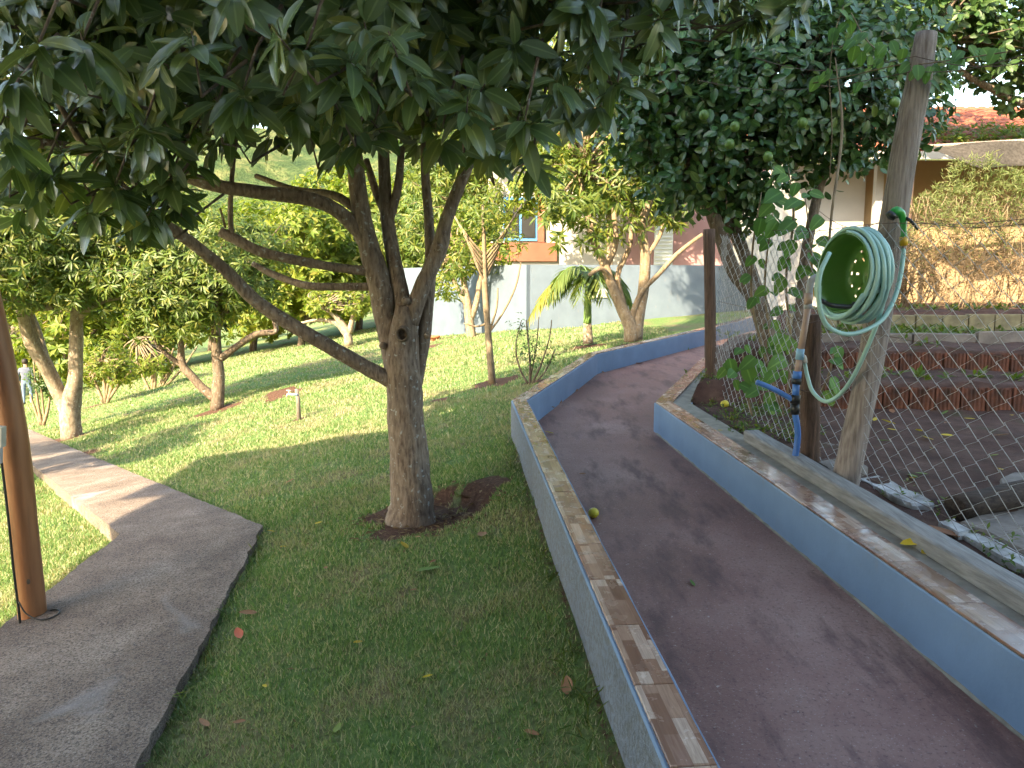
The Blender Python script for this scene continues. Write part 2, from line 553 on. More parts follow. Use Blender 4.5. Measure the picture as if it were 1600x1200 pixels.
class MB:
    def __init__(s):
        s.v = []; s.f = []; s.mi = []

    def quadring(s, rings, cap=True, mi=0):
        b = len(s.v); n = len(rings[0])
        for r in rings:
            s.v.extend(tuple(q) for q in r)
        for i in range(len(rings) - 1):
            for k in range(n):
                k2 = (k + 1) % n
                s.f.append((b + i * n + k, b + i * n + k2, b + (i + 1) * n + k2, b + (i + 1) * n + k)); s.mi.append(mi)
        if cap:
            s.f.append(tuple(b + k for k in range(n))[::-1]); s.mi.append(mi)
            e = b + (len(rings) - 1) * n
            s.f.append(tuple(e + k for k in range(n))); s.mi.append(mi)
        return s

    def tube(s, pts, rad, sides=8, smooth=0, cap=True, rough=0, mi=0):
        """pts list of xyz; rad scalar or list"""
        if not hasattr(rad, '__len__'):
            rad = [rad] * len(pts)
        q = [np.array((p[0], p[1], p[2], r)) for p, r in zip(pts, rad)]
        if smooth:
            q = catmull(q, smooth)
        P3 = [np.array(a[:3]) for a in q]
        up = None
        rings = []
        for i, a in enumerate(q):
            t = P3[min(i + 1, len(q) - 1)] - P3[max(i - 1, 0)]
            t = t / (np.linalg.norm(t) + 1e-9)
            if up is None:
                up = np.array((0, 0, 1.)) if abs(t[2]) < .9 else np.array((0, 1., 0))
            x = np.cross(up, t); x /= np.linalg.norm(x) + 1e-9
            y = np.cross(t, x); up = y
            ring = []
            for k in range(sides):
                an = 2 * math.pi * k / sides
                r = a[3] * (1 + rough * math.sin(3 * an + i * .7) * .5 + rough * (random.random() - .5))
                ring.append(P3[i] + x * (math.cos(an) * r) + y * (math.sin(an) * r))
            rings.append(ring)
        return s.quadring(rings, cap, mi)

    def box(s, c, size, rz=0, rx=0, ry=0, mi=0):
        m = Matrix.Rotation(rz, 3, 'Z') @ Matrix.Rotation(ry, 3, 'Y') @ Matrix.Rotation(rx, 3, 'X')
        b = len(s.v)
        for i in range(8):
            q = Vector(((i & 1) - .5, ((i >> 1) & 1) - .5, ((i >> 2) & 1) - .5))
            q = m @ Vector((q.x * size[0], q.y * size[1], q.z * size[2]))
            s.v.append((c[0] + q.x, c[1] + q.y, c[2] + q.z))
        for fc in ((0, 2, 3, 1), (4, 5, 7, 6), (0, 1, 5, 4), (2, 6, 7, 3), (0, 4, 6, 2), (1, 3, 7, 5)):
            s.f.append(tuple(b + k for k in fc)); s.mi.append(mi)
        return s

    def sphere(s, c, r, nu=12, nv=8, sz=1.0, mi=0):
        rings = []
        for i in range(1, nv):
            a = math.pi * i / nv
            rings.append([(c[0] + r * math.sin(a) * math.cos(2 * math.pi * k / nu), c[1] + r * math.sin(a) * math.sin(2 * math.pi * k / nu), c[2] - r * sz * math.cos(a)) for k in range(nu)])
        return s.quadring(rings, True, mi)

    def build(s, name, m, parent=None, smooth=True, kind=None):
        o0 = origin(parent)
        me = bpy.data.meshes.new(name)
        me.from_pydata([(a[0] - o0.x, a[1] - o0.y, a[2] - o0.z) for a in s.v], [], s.f)
        ms = m if isinstance(m, (list, tuple)) else [m]
        for k in ms:
            me.materials.append(k)
        me.polygons.foreach_set('use_smooth', [smooth] * len(s.f))
        if len(ms) > 1:
            me.polygons.foreach_set('material_index', s.mi)
        me.update()
        o = link(name, me, None, parent)
        if kind:
            o['kind'] = kind
        return o


# ------------------------------------------------------------------ leaves
def leaf_template(L=1.0, W=.36, rows=5, fold=.25, droop=.22, shape=.9, tip=.0):
    """leaf along +Y, upper side +Z; returns verts, quads"""
    ts = {2: [0, .5, 1], 3: [0, .32, .72, 1], 4: [0, .16, .48, .82, 1], 5: [0, .13, .38, .68, .90, 1], 6: [0, .10, .30, .55, .78, .93, 1]}[rows]
    V = []; Fq = []
    for t in ts:
        w = W * .5 * (math.sin(math.pi * t ** shape) ** .62 if 0 < t < 1 else .06)
        y = t * L * (1 - .10 * droop * t)
        z = -droop * L * t * t
        V += [(-w, y, z + fold * w), (0, y, z), (w, y, z + fold * w)]
    for i in range(rows):
        a = i * 3
        Fq += [(a, a + 1, a + 4, a + 3), (a + 1, a + 2, a + 5, a + 4)]
    return np.array(V), np.array(Fq)


T_AVO = leaf_template(1, .41, 6, .22, .24, .82)
T_AVO_LO = leaf_template(1, .41, 5, .22, .24, .82)
T_LIME = leaf_template(1, .56, 4, .3, .12, .95)
T_LANCE = leaf_template(1, .22, 3, .35, .30, .9)
T_SMALL = leaf_template(1, .42, 2, .35, .15, .9)
T_OVATE = leaf_template(1, .70, 6, .16, .22, .72)


def frames(D, N):
    """rotation matrices whose Y is D and Z close to N"""
    D = D / (np.linalg.norm(D, axis=1, keepdims=True) + 1e-9)
    X = np.cross(D, N)
    bad = np.linalg.norm(X, axis=1) < 1e-4
    X[bad] = np.cross(D[bad], np.array((1, .3, .2)))
    X /= np.linalg.norm(X, axis=1, keepdims=True)
    Z = np.cross(X, D)
    return np.stack([X, D, Z], axis=2)


def leaf_batch(name, T, Rm, S, tpl, m, parent=None, kind='stuff', rnd=None):
    V, Fq = tpl
    N = len(T)
    W = np.einsum('nij,kj->nki', Rm, V) * S[:, None, None] + T[:, None, :]
    W = W - np.array(origin(parent))[None, None, :]
    k = len(V)
    Fa = (Fq[None, :, :] + (np.arange(N) * k)[:, None, None]).reshape(-1)
    if rnd is None:
        rnd = rng.random(N)
    me = np_mesh(name, W.reshape(-1, 3), Fa, np.full(N * len(Fq), 4, np.int32), True, np.repeat(rnd, k), np.tile((np.arange(k) % 3 == 1).astype(float), N))
    o = link(name, me, m, parent)
    if kind:
        o['kind'] = kind
    return o


def project(T):
    """pixel position and depth of world points"""
    x = T[:, 0]; y = T[:, 1]; z = T[:, 2] - CAMZ
    dep = y * CP - z * SP
    dep = np.where(dep < .1, .1, dep)
    up = y * SP + z * CP
    return 800 + F * x / dep, 600 - F * up / dep, dep


def single_leaves(T, Rm, S, tpl, m, parent, n=300, name='leaf'):
    """the n leaves that show largest become leaf objects of their own; returns mask of the rest"""
    px, py, dep = project(T)
    ok = (px > 5) & (px < 1595) & (py > 5) & (py < 1195)
    score = np.where(ok, S / dep, -1)
    idx = np.argsort(-score)[:n]
    idx = idx[score[idx] > 0]
    V, Fq = tpl
    me = np_mesh(name, V, Fq.reshape(-1), np.full(len(Fq), 4, np.int32), True, None, (np.arange(len(V)) % 3 == 1).astype(float))
    me.materials.append(m)
    o0 = origin(parent)
    for i in idx:
        o = bpy.data.objects.new(name, me)
        o.parent = parent
        o.matrix_local = Matrix.Translation(Vector(T[i]) - o0) @ Matrix(Rm[i].tolist()).to_4x4() @ Matrix.Scale(float(S[i]), 4)
        COL.objects.link(o)
    rest = np.ones(len(T), bool)
    rest[idx] = False
    return rest


def unit(v):
    return v / (np.linalg.norm(v, axis=-1, keepdims=True) + 1e-9)


def whorls(C, A, per, l0, l1, tilt=(50, 105), droop=.35, inner=.04):
    """rosettes of leaves: C centres, A axes"""
    n = len(C)
    k = rng.integers(per[0], per[1] + 1, n)
    I = np.repeat(np.arange(n), k)
    seq = np.concatenate([np.arange(q) for q in k])
    phi = seq * 2.39996 + np.repeat(rng.random(n) * 6.28, k)
    tau = np.radians(rng.uniform(tilt[0], tilt[1], len(I)))
    a = unit(A[I])
    h = np.where(np.abs(a[:, 2:3]) < .9, np.array([[0, 0, 1.]]), np.array([[1., 0, 0]]))
    x = unit(np.cross(h, a)); y = np.cross(a, x)
    r = x * np.cos(phi)[:, None] + y * np.sin(phi)[:, None]
    D = unit(a * np.cos(tau)[:, None] + r * np.sin(tau)[:, None] + np.array([[0, 0, -1.]]) * droop * rng.uniform(.4, 1.5, len(I))[:, None])
    Nn = a + rng.normal(0, .25, (len(I), 3))
    T = C[I] + a * (rng.uniform(-.08, .02, len(I)))[:, None] + D * inner
    S = rng.uniform(l0, l1, len(I))
    return T, frames(D, Nn), S


def lobes(centers, radii, n, shell=.55):
    """points in a union of ellipsoids, biased to their outside; returns points and outward vectors"""
    c = np.array(centers, float); r = np.array(radii, float)
    if r.ndim == 1:
        r = np.repeat(r[:, None], 3, 1)
    vol = r.prod(1) ** .8
    I = rng.choice(len(c), n, p=vol / vol.sum())
    d = unit(rng.normal(size=(n, 3)))
    rad = rng.uniform(shell ** 2, 1.0, n) ** .5 * rng.uniform(.82, 1.12, n)
    return c[I] + d * r[I] * rad[:, None], d


def px_limb(mb, pts, sides=10, smooth=5, rough=.08, cap=True):
    """limb given as (picture x, picture y, distance, radius in picture px) of the real limb"""
    W = [P(a, b, d) for a, b, d, r in pts]
    rad = [r * d / F for a, b, d, r in pts]
    mb.tube(W, rad, sides, smooth, cap, rough)
    return W

# ================================================================== SETTING
def grid_mesh(name, xs, ys, zf, bare=None):
    X, Y = np.meshgrid(xs, ys)
    V = np.stack([X, Y, zf(X, Y)], -1).reshape(-1, 3)
    nx, ny = len(xs), len(ys)
    i = (np.arange(ny - 1)[:, None] * nx + np.arange(nx - 1)[None, :]).reshape(-1)
    Fa = np.stack([i, i + 1, i + nx + 1, i + nx], 1)
    me = np_mesh(name, V, Fa.reshape(-1), np.full(len(Fa), 4, np.int32), True)
    if bare is not None:
        a = me.attributes.new('bare', 'FLOAT', 'POINT')
        a.data.foreach_set('value', bare(X, Y).reshape(-1).astype(np.float32))
    return me


BARE = [(-.72, 5.95, .50), (-.25, 6.3, .24), (-9.4, 15.8, .55), (-6.0, 15.2, .5), (-.3, 12.0, .42), (-1.05, 11.1, .2), (.35, 11.1, .25), (-3.4, 12.0, .12),
        (-4.7, 15.3, .4), (-12.6, 22.6, .5), (-2.2, 20, .4), (-7.6, 12.9, .5), (1.5, 14.7, .45), (2.2, 13.7, .5)]


def bare_f(x, y):
    b = np.zeros_like(x, float)
    for cx, cy, r in BARE:
        d = np.hypot(x - cx, y - cy) / r
        b = np.maximum(b, 1 - sstep(.65, 1.25, d + .28 * np.sin(9 * x + 3 * y) * np.sin(8 * y - 5 * x) + .15 * np.sin(23 * x) * np.sin(21 * y)))
    a = xl(y) - .19
    b = np.maximum(b, .55 * (1 - sstep(.02, .12, np.abs(x - a))) * (y < 9))
    return b


xs = np.concatenate([np.linspace(-320, -40, 24), np.linspace(-38, -6.2, 70), np.arange(-6, 3.6, .085), np.linspace(3.7, 14, 40), np.linspace(18, 320, 24)])
ys = np.concatenate([np.linspace(-60, -2, 12), np.arange(-1.5, 14, .085), np.linspace(14.2, 45, 90), np.linspace(48, 420, 36)])
lawn = link('lawn', grid_mesh('lawn', xs, ys, ground_z, bare_f), M['turf'])
tag(lawn, kind='structure')


# ---- grass blades
def grass():
    Ts = []
    for (x0, x1, y0, y1, dens) in ((-6, 1.2, 1.6, 4.2, 6400), (-6.5, 1.2, 4.2, 7.2, 4300), (-9, 2.2, 7.2, 11, 1900), (-14, 3.5, 11, 18, 700), (-24, 3.0, 18, 34, 130)):
        n = int((x1 - x0) * (y1 - y0) * dens)
        p = np.stack([rng.uniform(x0, x1, n), rng.uniform(y0, y1, n)], 1)
        Ts.append(p)
    p = np.concatenate(Ts)
    x, y = p[:, 0], p[:, 1]
    z = lawn_z(x, y)
    T = np.stack([x, y, z], 1)
    px, py, dep = project(T)
    keep = (px > -60) & (px < 1660) & (py < 1290) & (x < xl(y) - .185) & (bare_f(x, y) < rng.uniform(.2, .75, len(x)))
    keep &= ~in_path(x, y)
    x, y, z = x[keep], y[keep], z[keep]
    n = len(x)
    far = np.clip((y - 3) / 12, 0, 2.2)
    h = rng.uniform(.018, .042, n) * (1 + .5 * far)
    clump = .5 + .5 * np.sin(x * 7.3 + 2 * np.sin(y * 5.1)) * np.sin(y * 6.7 + 1.7 * np.sin(x * 4.3))
    h *= .75 + .5 * clump
    w = rng.uniform(.0022, .0042, n) * (1 + 2.6 * far)
    a = rng.uniform(0, 6.283, n)
    lean = rng.uniform(.1, .95, n) * h
    la = rng.uniform(0, 6.283, n)
    B = np.stack([x, y, z - .003], 1)
    sx = np.stack([np.cos(a) * w, np.sin(a) * w, 0 * a], 1)
    tip = B + np.stack([np.cos(la) * lean, np.sin(la) * lean, h], 1)
    V = np.stack([B - sx, B + sx, tip], 1).reshape(-1, 3)
    Fa = np.arange(3 * n)
    me = np_mesh('grass', V, Fa, np.full(n, 3, np.int32), False, np.repeat(rng.random(n), 3))
    o = link('grass', me, M['blade'])
    tag(o, 'short mown turf grass covering the sloping lawn', 'grass', kind='stuff')


# ---- concrete garden path
PATH_R = np.array([(-1.35, 1.0), (-1.62, 3.06), (-2.13, 6.26), (-7.0, 12.35), (-12.84, 19.7), (-18.6, 27.0)])
PATH_L = np.array([(-3.1, 1.0), (-3.34, 4.68), (-3.48, 6.51), (-8.0, 12.30), (-13.9, 19.9), (-19.7, 27.2)])


def pxr(y):
    return np.interp(y, PATH_R[:, 1], PATH_R[:, 0])


def pxl(y):
    return np.interp(y, PATH_L[:, 1], PATH_L[:, 0])


def in_path(x, y):
    return (x > pxl(y) - .01) & (x < pxr(y) + .01)


def path_z(x, y):
    xc = .5 * (pxl(y) + pxr(y))
    base = .2 * (xc + .78) + .03 * (y - 6)
    return base + .12 * (x - xc) + np.interp(y, [2, 6, 8, 14, 27], [.12, .11, .10, .08, .07])


def build_path():
    yy = np.concatenate([np.arange(1.0, 9, .07), np.linspace(9, 27, 120)])
    V = []; Fa = []
    nc = 9
    for j, y in enumerate(yy):
        jr = .006 * math.sin(y * 9 + 3 * math.sin(y * 2.1)) + random.uniform(-.011, .011)
        jl = .006 * math.sin(y * 7 + 2) + random.uniform(-.011, .011)
        a, b = float(pxl(y)) + jl, float(pxr(y)) + jr
        row = [(a, y, float(path_z(a, y)) - .35)]
        for k in range(nc):
            x = a + (b - a) * k / (nc - 1)
            z = float(path_z(x, y)) + random.uniform(-.002, .002) - (.008 if k in (0, nc - 1) else 0)
            row.append((x, y, z))
        row.append((b, y, float(path_z(b, y)) - .35))
        V += row
    n = nc + 2
    for j in range(len(yy) - 1):
        for k in range(n - 1):
            Fa += [j * n + k, j * n + k + 1, (j + 1) * n + k + 1, (j + 1) * n + k]
    me = np_mesh('concrete_path', V, Fa, np.full(len(Fa) // 4, 4, np.int32), False)
    tag(link('concrete_path', me, M['concrete']), kind='structure')


build_path()
grass()


# ---- ramp and its low walls
def subdiv(poly, step=.25):
    out = []
    for a, b in zip(poly[:-1], poly[1:]):
        n = max(1, int(np.hypot(*(b - a)) / step))
        for k in range(n):
            out.append(a + (b - a) * k / n)
    out.append(poly[-1])
    return np.array(out)


def ramp_surface():
    ys_ = np.unique(np.concatenate([np.arange(-1, 23, .2), LIN[:, 1], RIN[:, 1]]))
    ys_ = ys_[ys_ <= 22.4]
    V = []; Fa = []
    nc = 8
    for y in ys_:
        a, b = float(xl(y)) - .05, float(xr(y)) + .05
        for k in range(nc):
            V.append((a + (b - a) * k / (nc - 1), y, float(zr(y))))
    for j in range(len(ys_) - 1):
        for k in range(nc - 1):
            i = j * nc + k
            Fa += [i, i + 1, i + nc + 1, i + nc]
    me = np_mesh('ramp', V, Fa, np.full(len(Fa) // 4, 4, np.int32), True)
    tag(link('ramp', me, M['ramp']), kind='structure')


ramp_surface()


def offs(poly, w):
    """polyline moved sideways by w in plan (mitred)"""
    out = []
    for i, p in enumerate(poly):
        d1 = poly[min(i + 1, len(poly) - 1)] - poly[max(i, 0)] if i < len(poly) - 1 else poly[i] - poly[i - 1]
        d0 = poly[i] - poly[i - 1] if i > 0 else d1
        d0 = d0 / np.hypot(*d0); d1 = d1 / np.hypot(*d1)
        n0 = np.array((d0[1], -d0[0])); n1 = np.array((d1[1], -d1[0]))
        m = n0 + n1; m /= np.hypot(*m)
        out.append(p + m * w / max(.3, m @ n0))
    return np.array(out)


WALL_H = .30


def ramp_wall(poly, side, w, name, label, outer_mat, tile_w, tile_off, ledge):
    """side -1: body lies left of the inner line; +1: right"""
    inn = subdiv(poly)
    # resample the outer line at the same stations
    o1 = offs(poly, side * w)
    out = []
    for a, b, c, d in zip(poly[:-1], poly[1:], o1[:-1], o1[1:]):
        n = max(1, int(np.hypot(*(b - a)) / .25))
        out += [c + (d - c) * k / n for k in range(n)]
    out.append(o1[-1]); out = np.array(out)
    mb = MB()
    for i in range(len(inn)):
        j = .004 * math.sin(i * 2.1)
        zi = float(zr(inn[i][1])); top = zi + WALL_H
        r = .008
        ix, iy = inn[i]; ox, oy = out[i]
        d = np.array((ox - ix, oy - iy)); d /= np.hypot(*d)
        sec = [(ix, iy, zi - .4), (ix + d[0] * (.002 + j * .5), iy + d[1] * .002, top - r), (ix + d[0] * r, iy + d[1] * r, top),
               (ox - d[0] * r, oy - d[1] * r, top), (ox, oy, top - r), (ox, oy, zi - .8)]
        mb.v += sec
    n = 6
    for i in range(len(inn) - 1):
        for k in range(n - 1):
            f = (i * n + k, i * n + k + 1, (i + 1) * n + k + 1, (i + 1) * n + k)
            if side > 0:
                f = f[::-1]
            mb.f.append(f); mb.mi.append(1 if k == 4 or (k == 2 and ledge) else 0)
    mb.f.append(tuple(range(n))); mb.mi.append(0)
    e = (len(inn) - 1) * n
    mb.f.append(tuple(e + k for k in range(n))); mb.mi.append(0)
    body = mb.build(name, [M['blue'], outer_mat], None, False)
    tag(body, label, 'wall')
    # glazed tiles laid along the top
    box = MB().box((0, 0, 0), (1, 1, 1))
    L0 = .45
    me_cache = {}
    mid = offs(poly, side * (tile_off + tile_w / 2))
    for a, b in zip(mid[:-1], mid[1:]):
        d = b - a; L = np.hypot(*d)
        n = max(1, round(L / L0)); l = L / n
        ang = math.atan2(d[1], d[0])
        slope = math.atan(.04 * d[1] / L)
        key = round(l, 3)
        if key not in me_cache:
            t = MB()
            hl, hw, hz, c = l / 2 - .002, tile_w / 2, .011, .003
            t.quadring([[(-hl, -hw, 0), (hl, -hw, 0), (hl, hw, 0), (-hl, hw, 0)], [(-hl, -hw, hz - c), (hl, -hw, hz - c), (hl, hw, hz - c), (-hl, hw, hz - c)],
                        [(-hl + c, -hw + c, hz), (hl - c, -hw + c, hz), (hl - c, hw - c, hz), (-hl + c, hw - c, hz)]], True)
            me = bpy.data.meshes.new('tile')
            me.from_pydata(t.v, [], t.f); me.materials.append(M['tile'])
            me_cache[key] = me
        for k in range(n):
            c = a + d * (k + .5) / n
            if c[1] > 20:
                continue
            o = bpy.data.objects.new('tile', me_cache[key])
            o.parent = body
            o.location = (c[0], c[1], float(zr(c[1])) + WALL_H + .0015 + random.uniform(0, .0015))
            o.rotation_euler = (random.uniform(-.006, .006), -slope + random.uniform(-.004, .004), ang + random.uniform(-.006, .006))
            COL.objects.link(o)
    return body


ramp_wall(LIN, -1, .178, 'ramp_wall', 'low blue-grey roughcast wall with glossy wood-look tiles between lawn and ramp', M['blue_rough'], .145, .018, False)
rwall = ramp_wall(RIN, 1, .37, 'ramp_wall', 'low smooth blue wall along the fence side of the ramp', M['cement'], .17, .012, True)

# rough mortar bead where the right wall meets the ramp
bd = MB(); rings = []
for y in np.arange(1.0, 7.7, .07):
    x = float(xr(y)); z = float(zr(y)); w = .006 + random.uniform(0, .010); h = .006 + random.uniform(0, .010)
    rings.append([(x + .01, y, z - .01), (x - w, y, z + .0015), (x - w * .4, y, z + h * .5), (x - .001, y, z + h), (x + .01, y, z + h)])
bd.quadring(rings)
bd.build('mortar_bead', M['cement'], rwall, False)

# old timber beam on the ledge
yb = np.linspace(1.2, 6.15, 16)
t = MB()
rings = []
for i, y in enumerate(yb):
    xo = float(xr(y)) + .265 + .06 * (y - 1.2) / 5 * .3
    z = float(zr(y)) + WALL_H + .004
    w, h = .13, .085
    jj = lambda: random.uniform(-.004, .004)
    rings.append([(xo + jj(), y, z), (xo + w + jj(), y + .02, z), (xo + w + jj(), y + .02, z + h + jj()), (xo + w * .5, y, z + h + .006 + jj()), (xo + .012 + jj(), y, z + h + jj()), (xo + jj(), y, z + h * .85)])
t.quadring(rings)
beam = t.build('timber_beam', M['beam'], None, False)
tag(beam, 'long weathered grey timber beam lying on the wall ledge below the fence', 'beam')

# ---- garden soil with terraces, right of the ramp
xs2 = np.concatenate([np.arange(1.75, 7, .09), np.linspace(7.1, 16, 40)])
ysl = np.concatenate([np.arange(-1, 14.5, .06), np.linspace(14.6, 19, 20)])


def soil_surface(X, Y):
    z = soil_z(X, Y) + .018 * np.sin(6.1 * X + 2 * np.sin(3 * Y)) * np.sin(5.3 * Y + X) + .012 * np.sin(13 * X + 1) * np.sin(11 * Y + 2)
    lim = xr(Y) + .30 * np.sqrt(1 + 0 * Y) + .06
    lim2 = np.where(Y > 7.75, xr(Y) + .42, lim)
    return np.where(X < lim2, np.minimum(z, zr(Y) + WALL_H - .05 - .6 * (X < lim2 - .12)), z)


tag(link('garden_soil', grid_mesh('garden_soil', xs2, ysl, soil_surface), M['soil']), kind='structure')


# ---- far hills
def hillz(X, Y):
    return -8 + (50 + 7 * np.sin(X * .021 + 1) + 4 * np.sin(X * .05) + 1.5 * np.sin(X * .17)) * sstep(95, 210, Y) + 1.2 * np.sin(X * .31 + Y * .2) * np.sin(Y * .27) + .7 * np.sin(X * .9) * np.sin(Y * .8)


def hillmat():
    m, n, l, b = mat('wooded_hill', .95, .1)
    v = coords(n, l, 'World')
    c = ramp(n, l, noise(n, l, v, .16, 6, .7), [(.35, (.035, .065, .03)), (.5, (.075, .11, .04)), (.62, (.17, .18, .075)), (.75, (.24, .22, .11))])
    l.new(c, b.inputs['Base Color'])
    bump(n, l, b, noise(n, l, v, .5, 6, .7), 1, 2.5)
    return m


tag(link('hills', grid_mesh('hills', np.linspace(-260, 260, 160), np.linspace(85, 330, 70), hillz), hillmat()), kind='structure')


# ---- the house at the viewer's back, whose shade covers the near lawn
def viewer_house():
    h = empty('house', (2.5, -5, 0), 'tall white two-storey house standing at the viewer\'s back, shading the near lawn', 'house')
    MB().box((-.85, -5.3, 4.9), (11.7, 8.6, 12.4)).build('wall', M['whitewall'], h, False)
    t = MB()
    t.box((-.8, -3.9, 11.2), (12.8, 10.8, .16))
    t.v += [(-7.2, -9.3, 11.29), (5.6, -9.3, 11.29), (5.6, 1.5, 11.29), (-7.2, 1.5, 11.29), (-3, -3.9, 12.6), (2, -3.9, 12.6)]
    b = len(t.v) - 6
    t.f += [(b, b + 1, b + 5, b + 4), (b + 3, b + 4, b + 5, b + 2), (b, b + 4, b + 3), (b + 1, b + 2, b + 5)]; t.mi += [0] * 4
    t.build('roof', M['roof'], h, False)
    # lower eaves that reach out over the terrace
    MB().box((-5.3, -3.8, 6.2), (8.4, 10.6, .16)).box((-9.5, .55, 6.215), (1.2, 1.9, .15)).build('veranda_roof', M['roof'], h, False)
    for x in (-9.0, -5.0):
        MB().tube([(x, -3.2, -1.2), (x, -3.2, 6.2)], .10, 10).build('veranda_post', M['polevarn'], h)
    for x, z in ((-2, 1.5), (2, 4.8), (3.6, 4.8), (3.6, 1.5), (-2, 4.8)):
        w = MB().box((x, -1.04, z), (1.4, .06, 1.2)).build('window', M['bluewin'], h, False)
        for k in (-1, 1):
            MB().box((x + k * .35, -1.0, z), (.6, .03, 1.05)).build('pane', M['black'], w, False)


viewer_house()


# ---- boundary wall across the back
def boundary():
    t = MB()
    pts = [(-4.2, 25.8), (.45, 19.6), (9.5, 21.2), (14, 21.6)]
    for (a, b) in zip(pts[:-1], pts[1:]):
        a = np.array(a); b = np.array(b); c = (a + b) / 2; L = np.hypot(*(b - a)); an = math.atan2(b[1] - a[1], b[0] - a[0])
        t.box((c[0], c[1], .85), (L - .03, .18, 2.86), an)
    w = t.build('boundary_wall', M['wall_blue'], None, False)
    tag(w, 'pale blue plastered boundary wall behind the palm, dappled with leaf shade', 'wall')
    # patch of peeled paint
    MB().box((2.2, 19.79, 1.55), (.55, .02, .22), .17).build('peeled_patch', M['whitewall'], w, False)


boundary()


def pink_house():
    h = empty('house', (3, 26, 0), 'pink and white house with a red-brown band behind the blue wall', 'house')
    MB().box((6.6, 27.2, 3.0), (5.4, 2.4, 6.4)).build('wall', M['pink'], h, False)
    MB().box((1.55, 27.5, 3.2), (4.7, 2.4, 7.0)).build('side_wall', M['whitewall'], h, False)
    MB().box((.35, 26.22, 2.85), (2.35, .12, .62)).build('band', M['brownband'], h, False)
    MB().box((.98, 26.24, 4.4), (.22, .14, 2.45)).build('pillar', M['brownband'], h, False)
    w = MB().box((.28, 26.24, 3.95), (1.15, .10, 1.45)).build('window', M['bluewin'], h, False)
    for k in range(2):
        MB().box((.0 + .55 * k, 26.17, 3.95), (.46, .03, 1.25)).build('pane', M['black'], w, False)
    lv = MB().box((5.1, 25.95, 2.95), (.62, .06, 1.5)).build('louvre_window', M['louvre'], h, False)
    for k in range(11):
        MB().box((5.1, 25.90, 2.32 + .125 * k), (.54, .05, .03), 0, .5).build('slat', M['louvre'], lv, False)
    t = MB()
    t.box((4.4, 26.9, 6.9), (11.5, 5, .2), 0, .18)
    t.build('roof', M['roof'], h, False)


pink_house()


def beige_house():
    h = empty('house', (10, 18, 1.3), 'beige house with clay tile roof beyond the sunlit hedge', 'house')
    MB().box((12.3, 20.2, 2.6), (8.2, 4.0, 4.1)).build('wall', M['beige'], h, False)
    MB().box((7.25, 20.0, 2.6), (1.9, 3.9, 3.9)).build('side_wall', M['whitewall'], h, False)
    MB().box((8.28, 17.6, 2.7), (.16, .16, 3.9)).build('column', M['whitewall'], h, False)
    t = MB()
    x0, x1, y0, y1, z0, z1 = 6.0, 17.0, 16.6, 21.0, 4.60, 6.45
    t.quadring([[(x0, y0, z0 - .1), (x1, y0, z0 - .1), (x1, y0, z0), (x0, y0, z0)], [(x0, y1, z1 - .1), (x1, y1, z1 - .1), (x1, y1, z1), (x0, y1, z1)]])
    roof = t.build('roof', M['brownband'], h, False)
    MB().box((11.5, 16.56, 4.50), (11.0, .05, .16)).build('fascia', M['whitewall'], h, False)
    # barrel tiles
    ang = math.atan2(z1 - z0, y1 - y0)
    ln, wd = .46, .27
    tb = MB()
    rings = []
    for s, sx in ((0, 1.0), (1, .86)):
        y = s * ln
        top = [(sx * wd * .5 * math.cos(math.pi * k / 6), y, .07 * math.sin(math.pi * k / 6) + .012 * (1 - s)) for k in range(7)]
        bot = [(p[0] * .88, y, p[2] - .016) for p in reversed(top)]
        rings.append(top + bot)
    tb.quadring(rings)
    me = bpy.data.meshes.new('roof_tile')
    me.from_pydata(tb.v, [], tb.f); me.materials.append(M['roof'])
    o0 = origin(roof)
    n = 0
    rows = int(math.hypot(y1 - y0, z1 - z0) / .40)
    for r in range(rows):
        for k in range(28):
            x = 7.9 + k * .275
            if n >= 300:
                break
            s = r * .40
            o = bpy.data.objects.new('roof_tile', me); o.parent = roof
            o.location = Vector((x + random.uniform(-.008, .008), y0 + s * math.cos(ang), z0 + .012 + s * math.sin(ang))) - o0
            o.rotation_euler = (ang + .012, 0, random.uniform(-.012, .012))
            COL.objects.link(o); n += 1
    return h


beige_house()


def shade_cloth():
    t = MB()
    nx, ny = 30, 6
    V = []
    for j in range(ny):
        for i in range(nx):
            u = i / (nx - 1); v = j / (ny - 1)
            x = 8.2 + 5.6 * u; y = 15.7 - .25 * v
            sag = .16 * math.sin(math.pi * min(1, u * 1.05)) + .05 * math.sin(u * 14)
            V.append((x, y + .08 * math.sin(u * 19 + v * 2), 4.54 + .29 * u - v * (.10 + .32 * sstep(.02, .2, u) + sag)))
    Fa = []
    for j in range(ny - 1):
        for i in range(nx - 1):
            a = j * nx + i
            Fa += [a, a + 1, a + nx + 1, a + nx]
    o = link('shade_cloth', np_mesh('shade_cloth', V, Fa, np.full(len(Fa) // 4, 4, np.int32)), M['cloth'])
    mod = o.modifiers.new('thick', 'SOLIDIFY'); mod.thickness = .015
    tag(o, 'sagging grey shade cloth hanging above the sunlit hedge', 'shade cloth')
    b = MB()
    b.tube([(8.0, 15.75, 4.52), (14.0, 15.75, 4.88)], .035, 8)
    b.build('cloth_rail', M['postgrey'], o)
    for x, z in ((8.1, 4.52), (13.8, 4.86)):
        MB().tube([(x, 15.8, float(soil_z(x, 15.8)) - .1), (x, 15.8, z)], .05, 8).build('cloth_post', M['postbrown'], o)


shade_cloth()


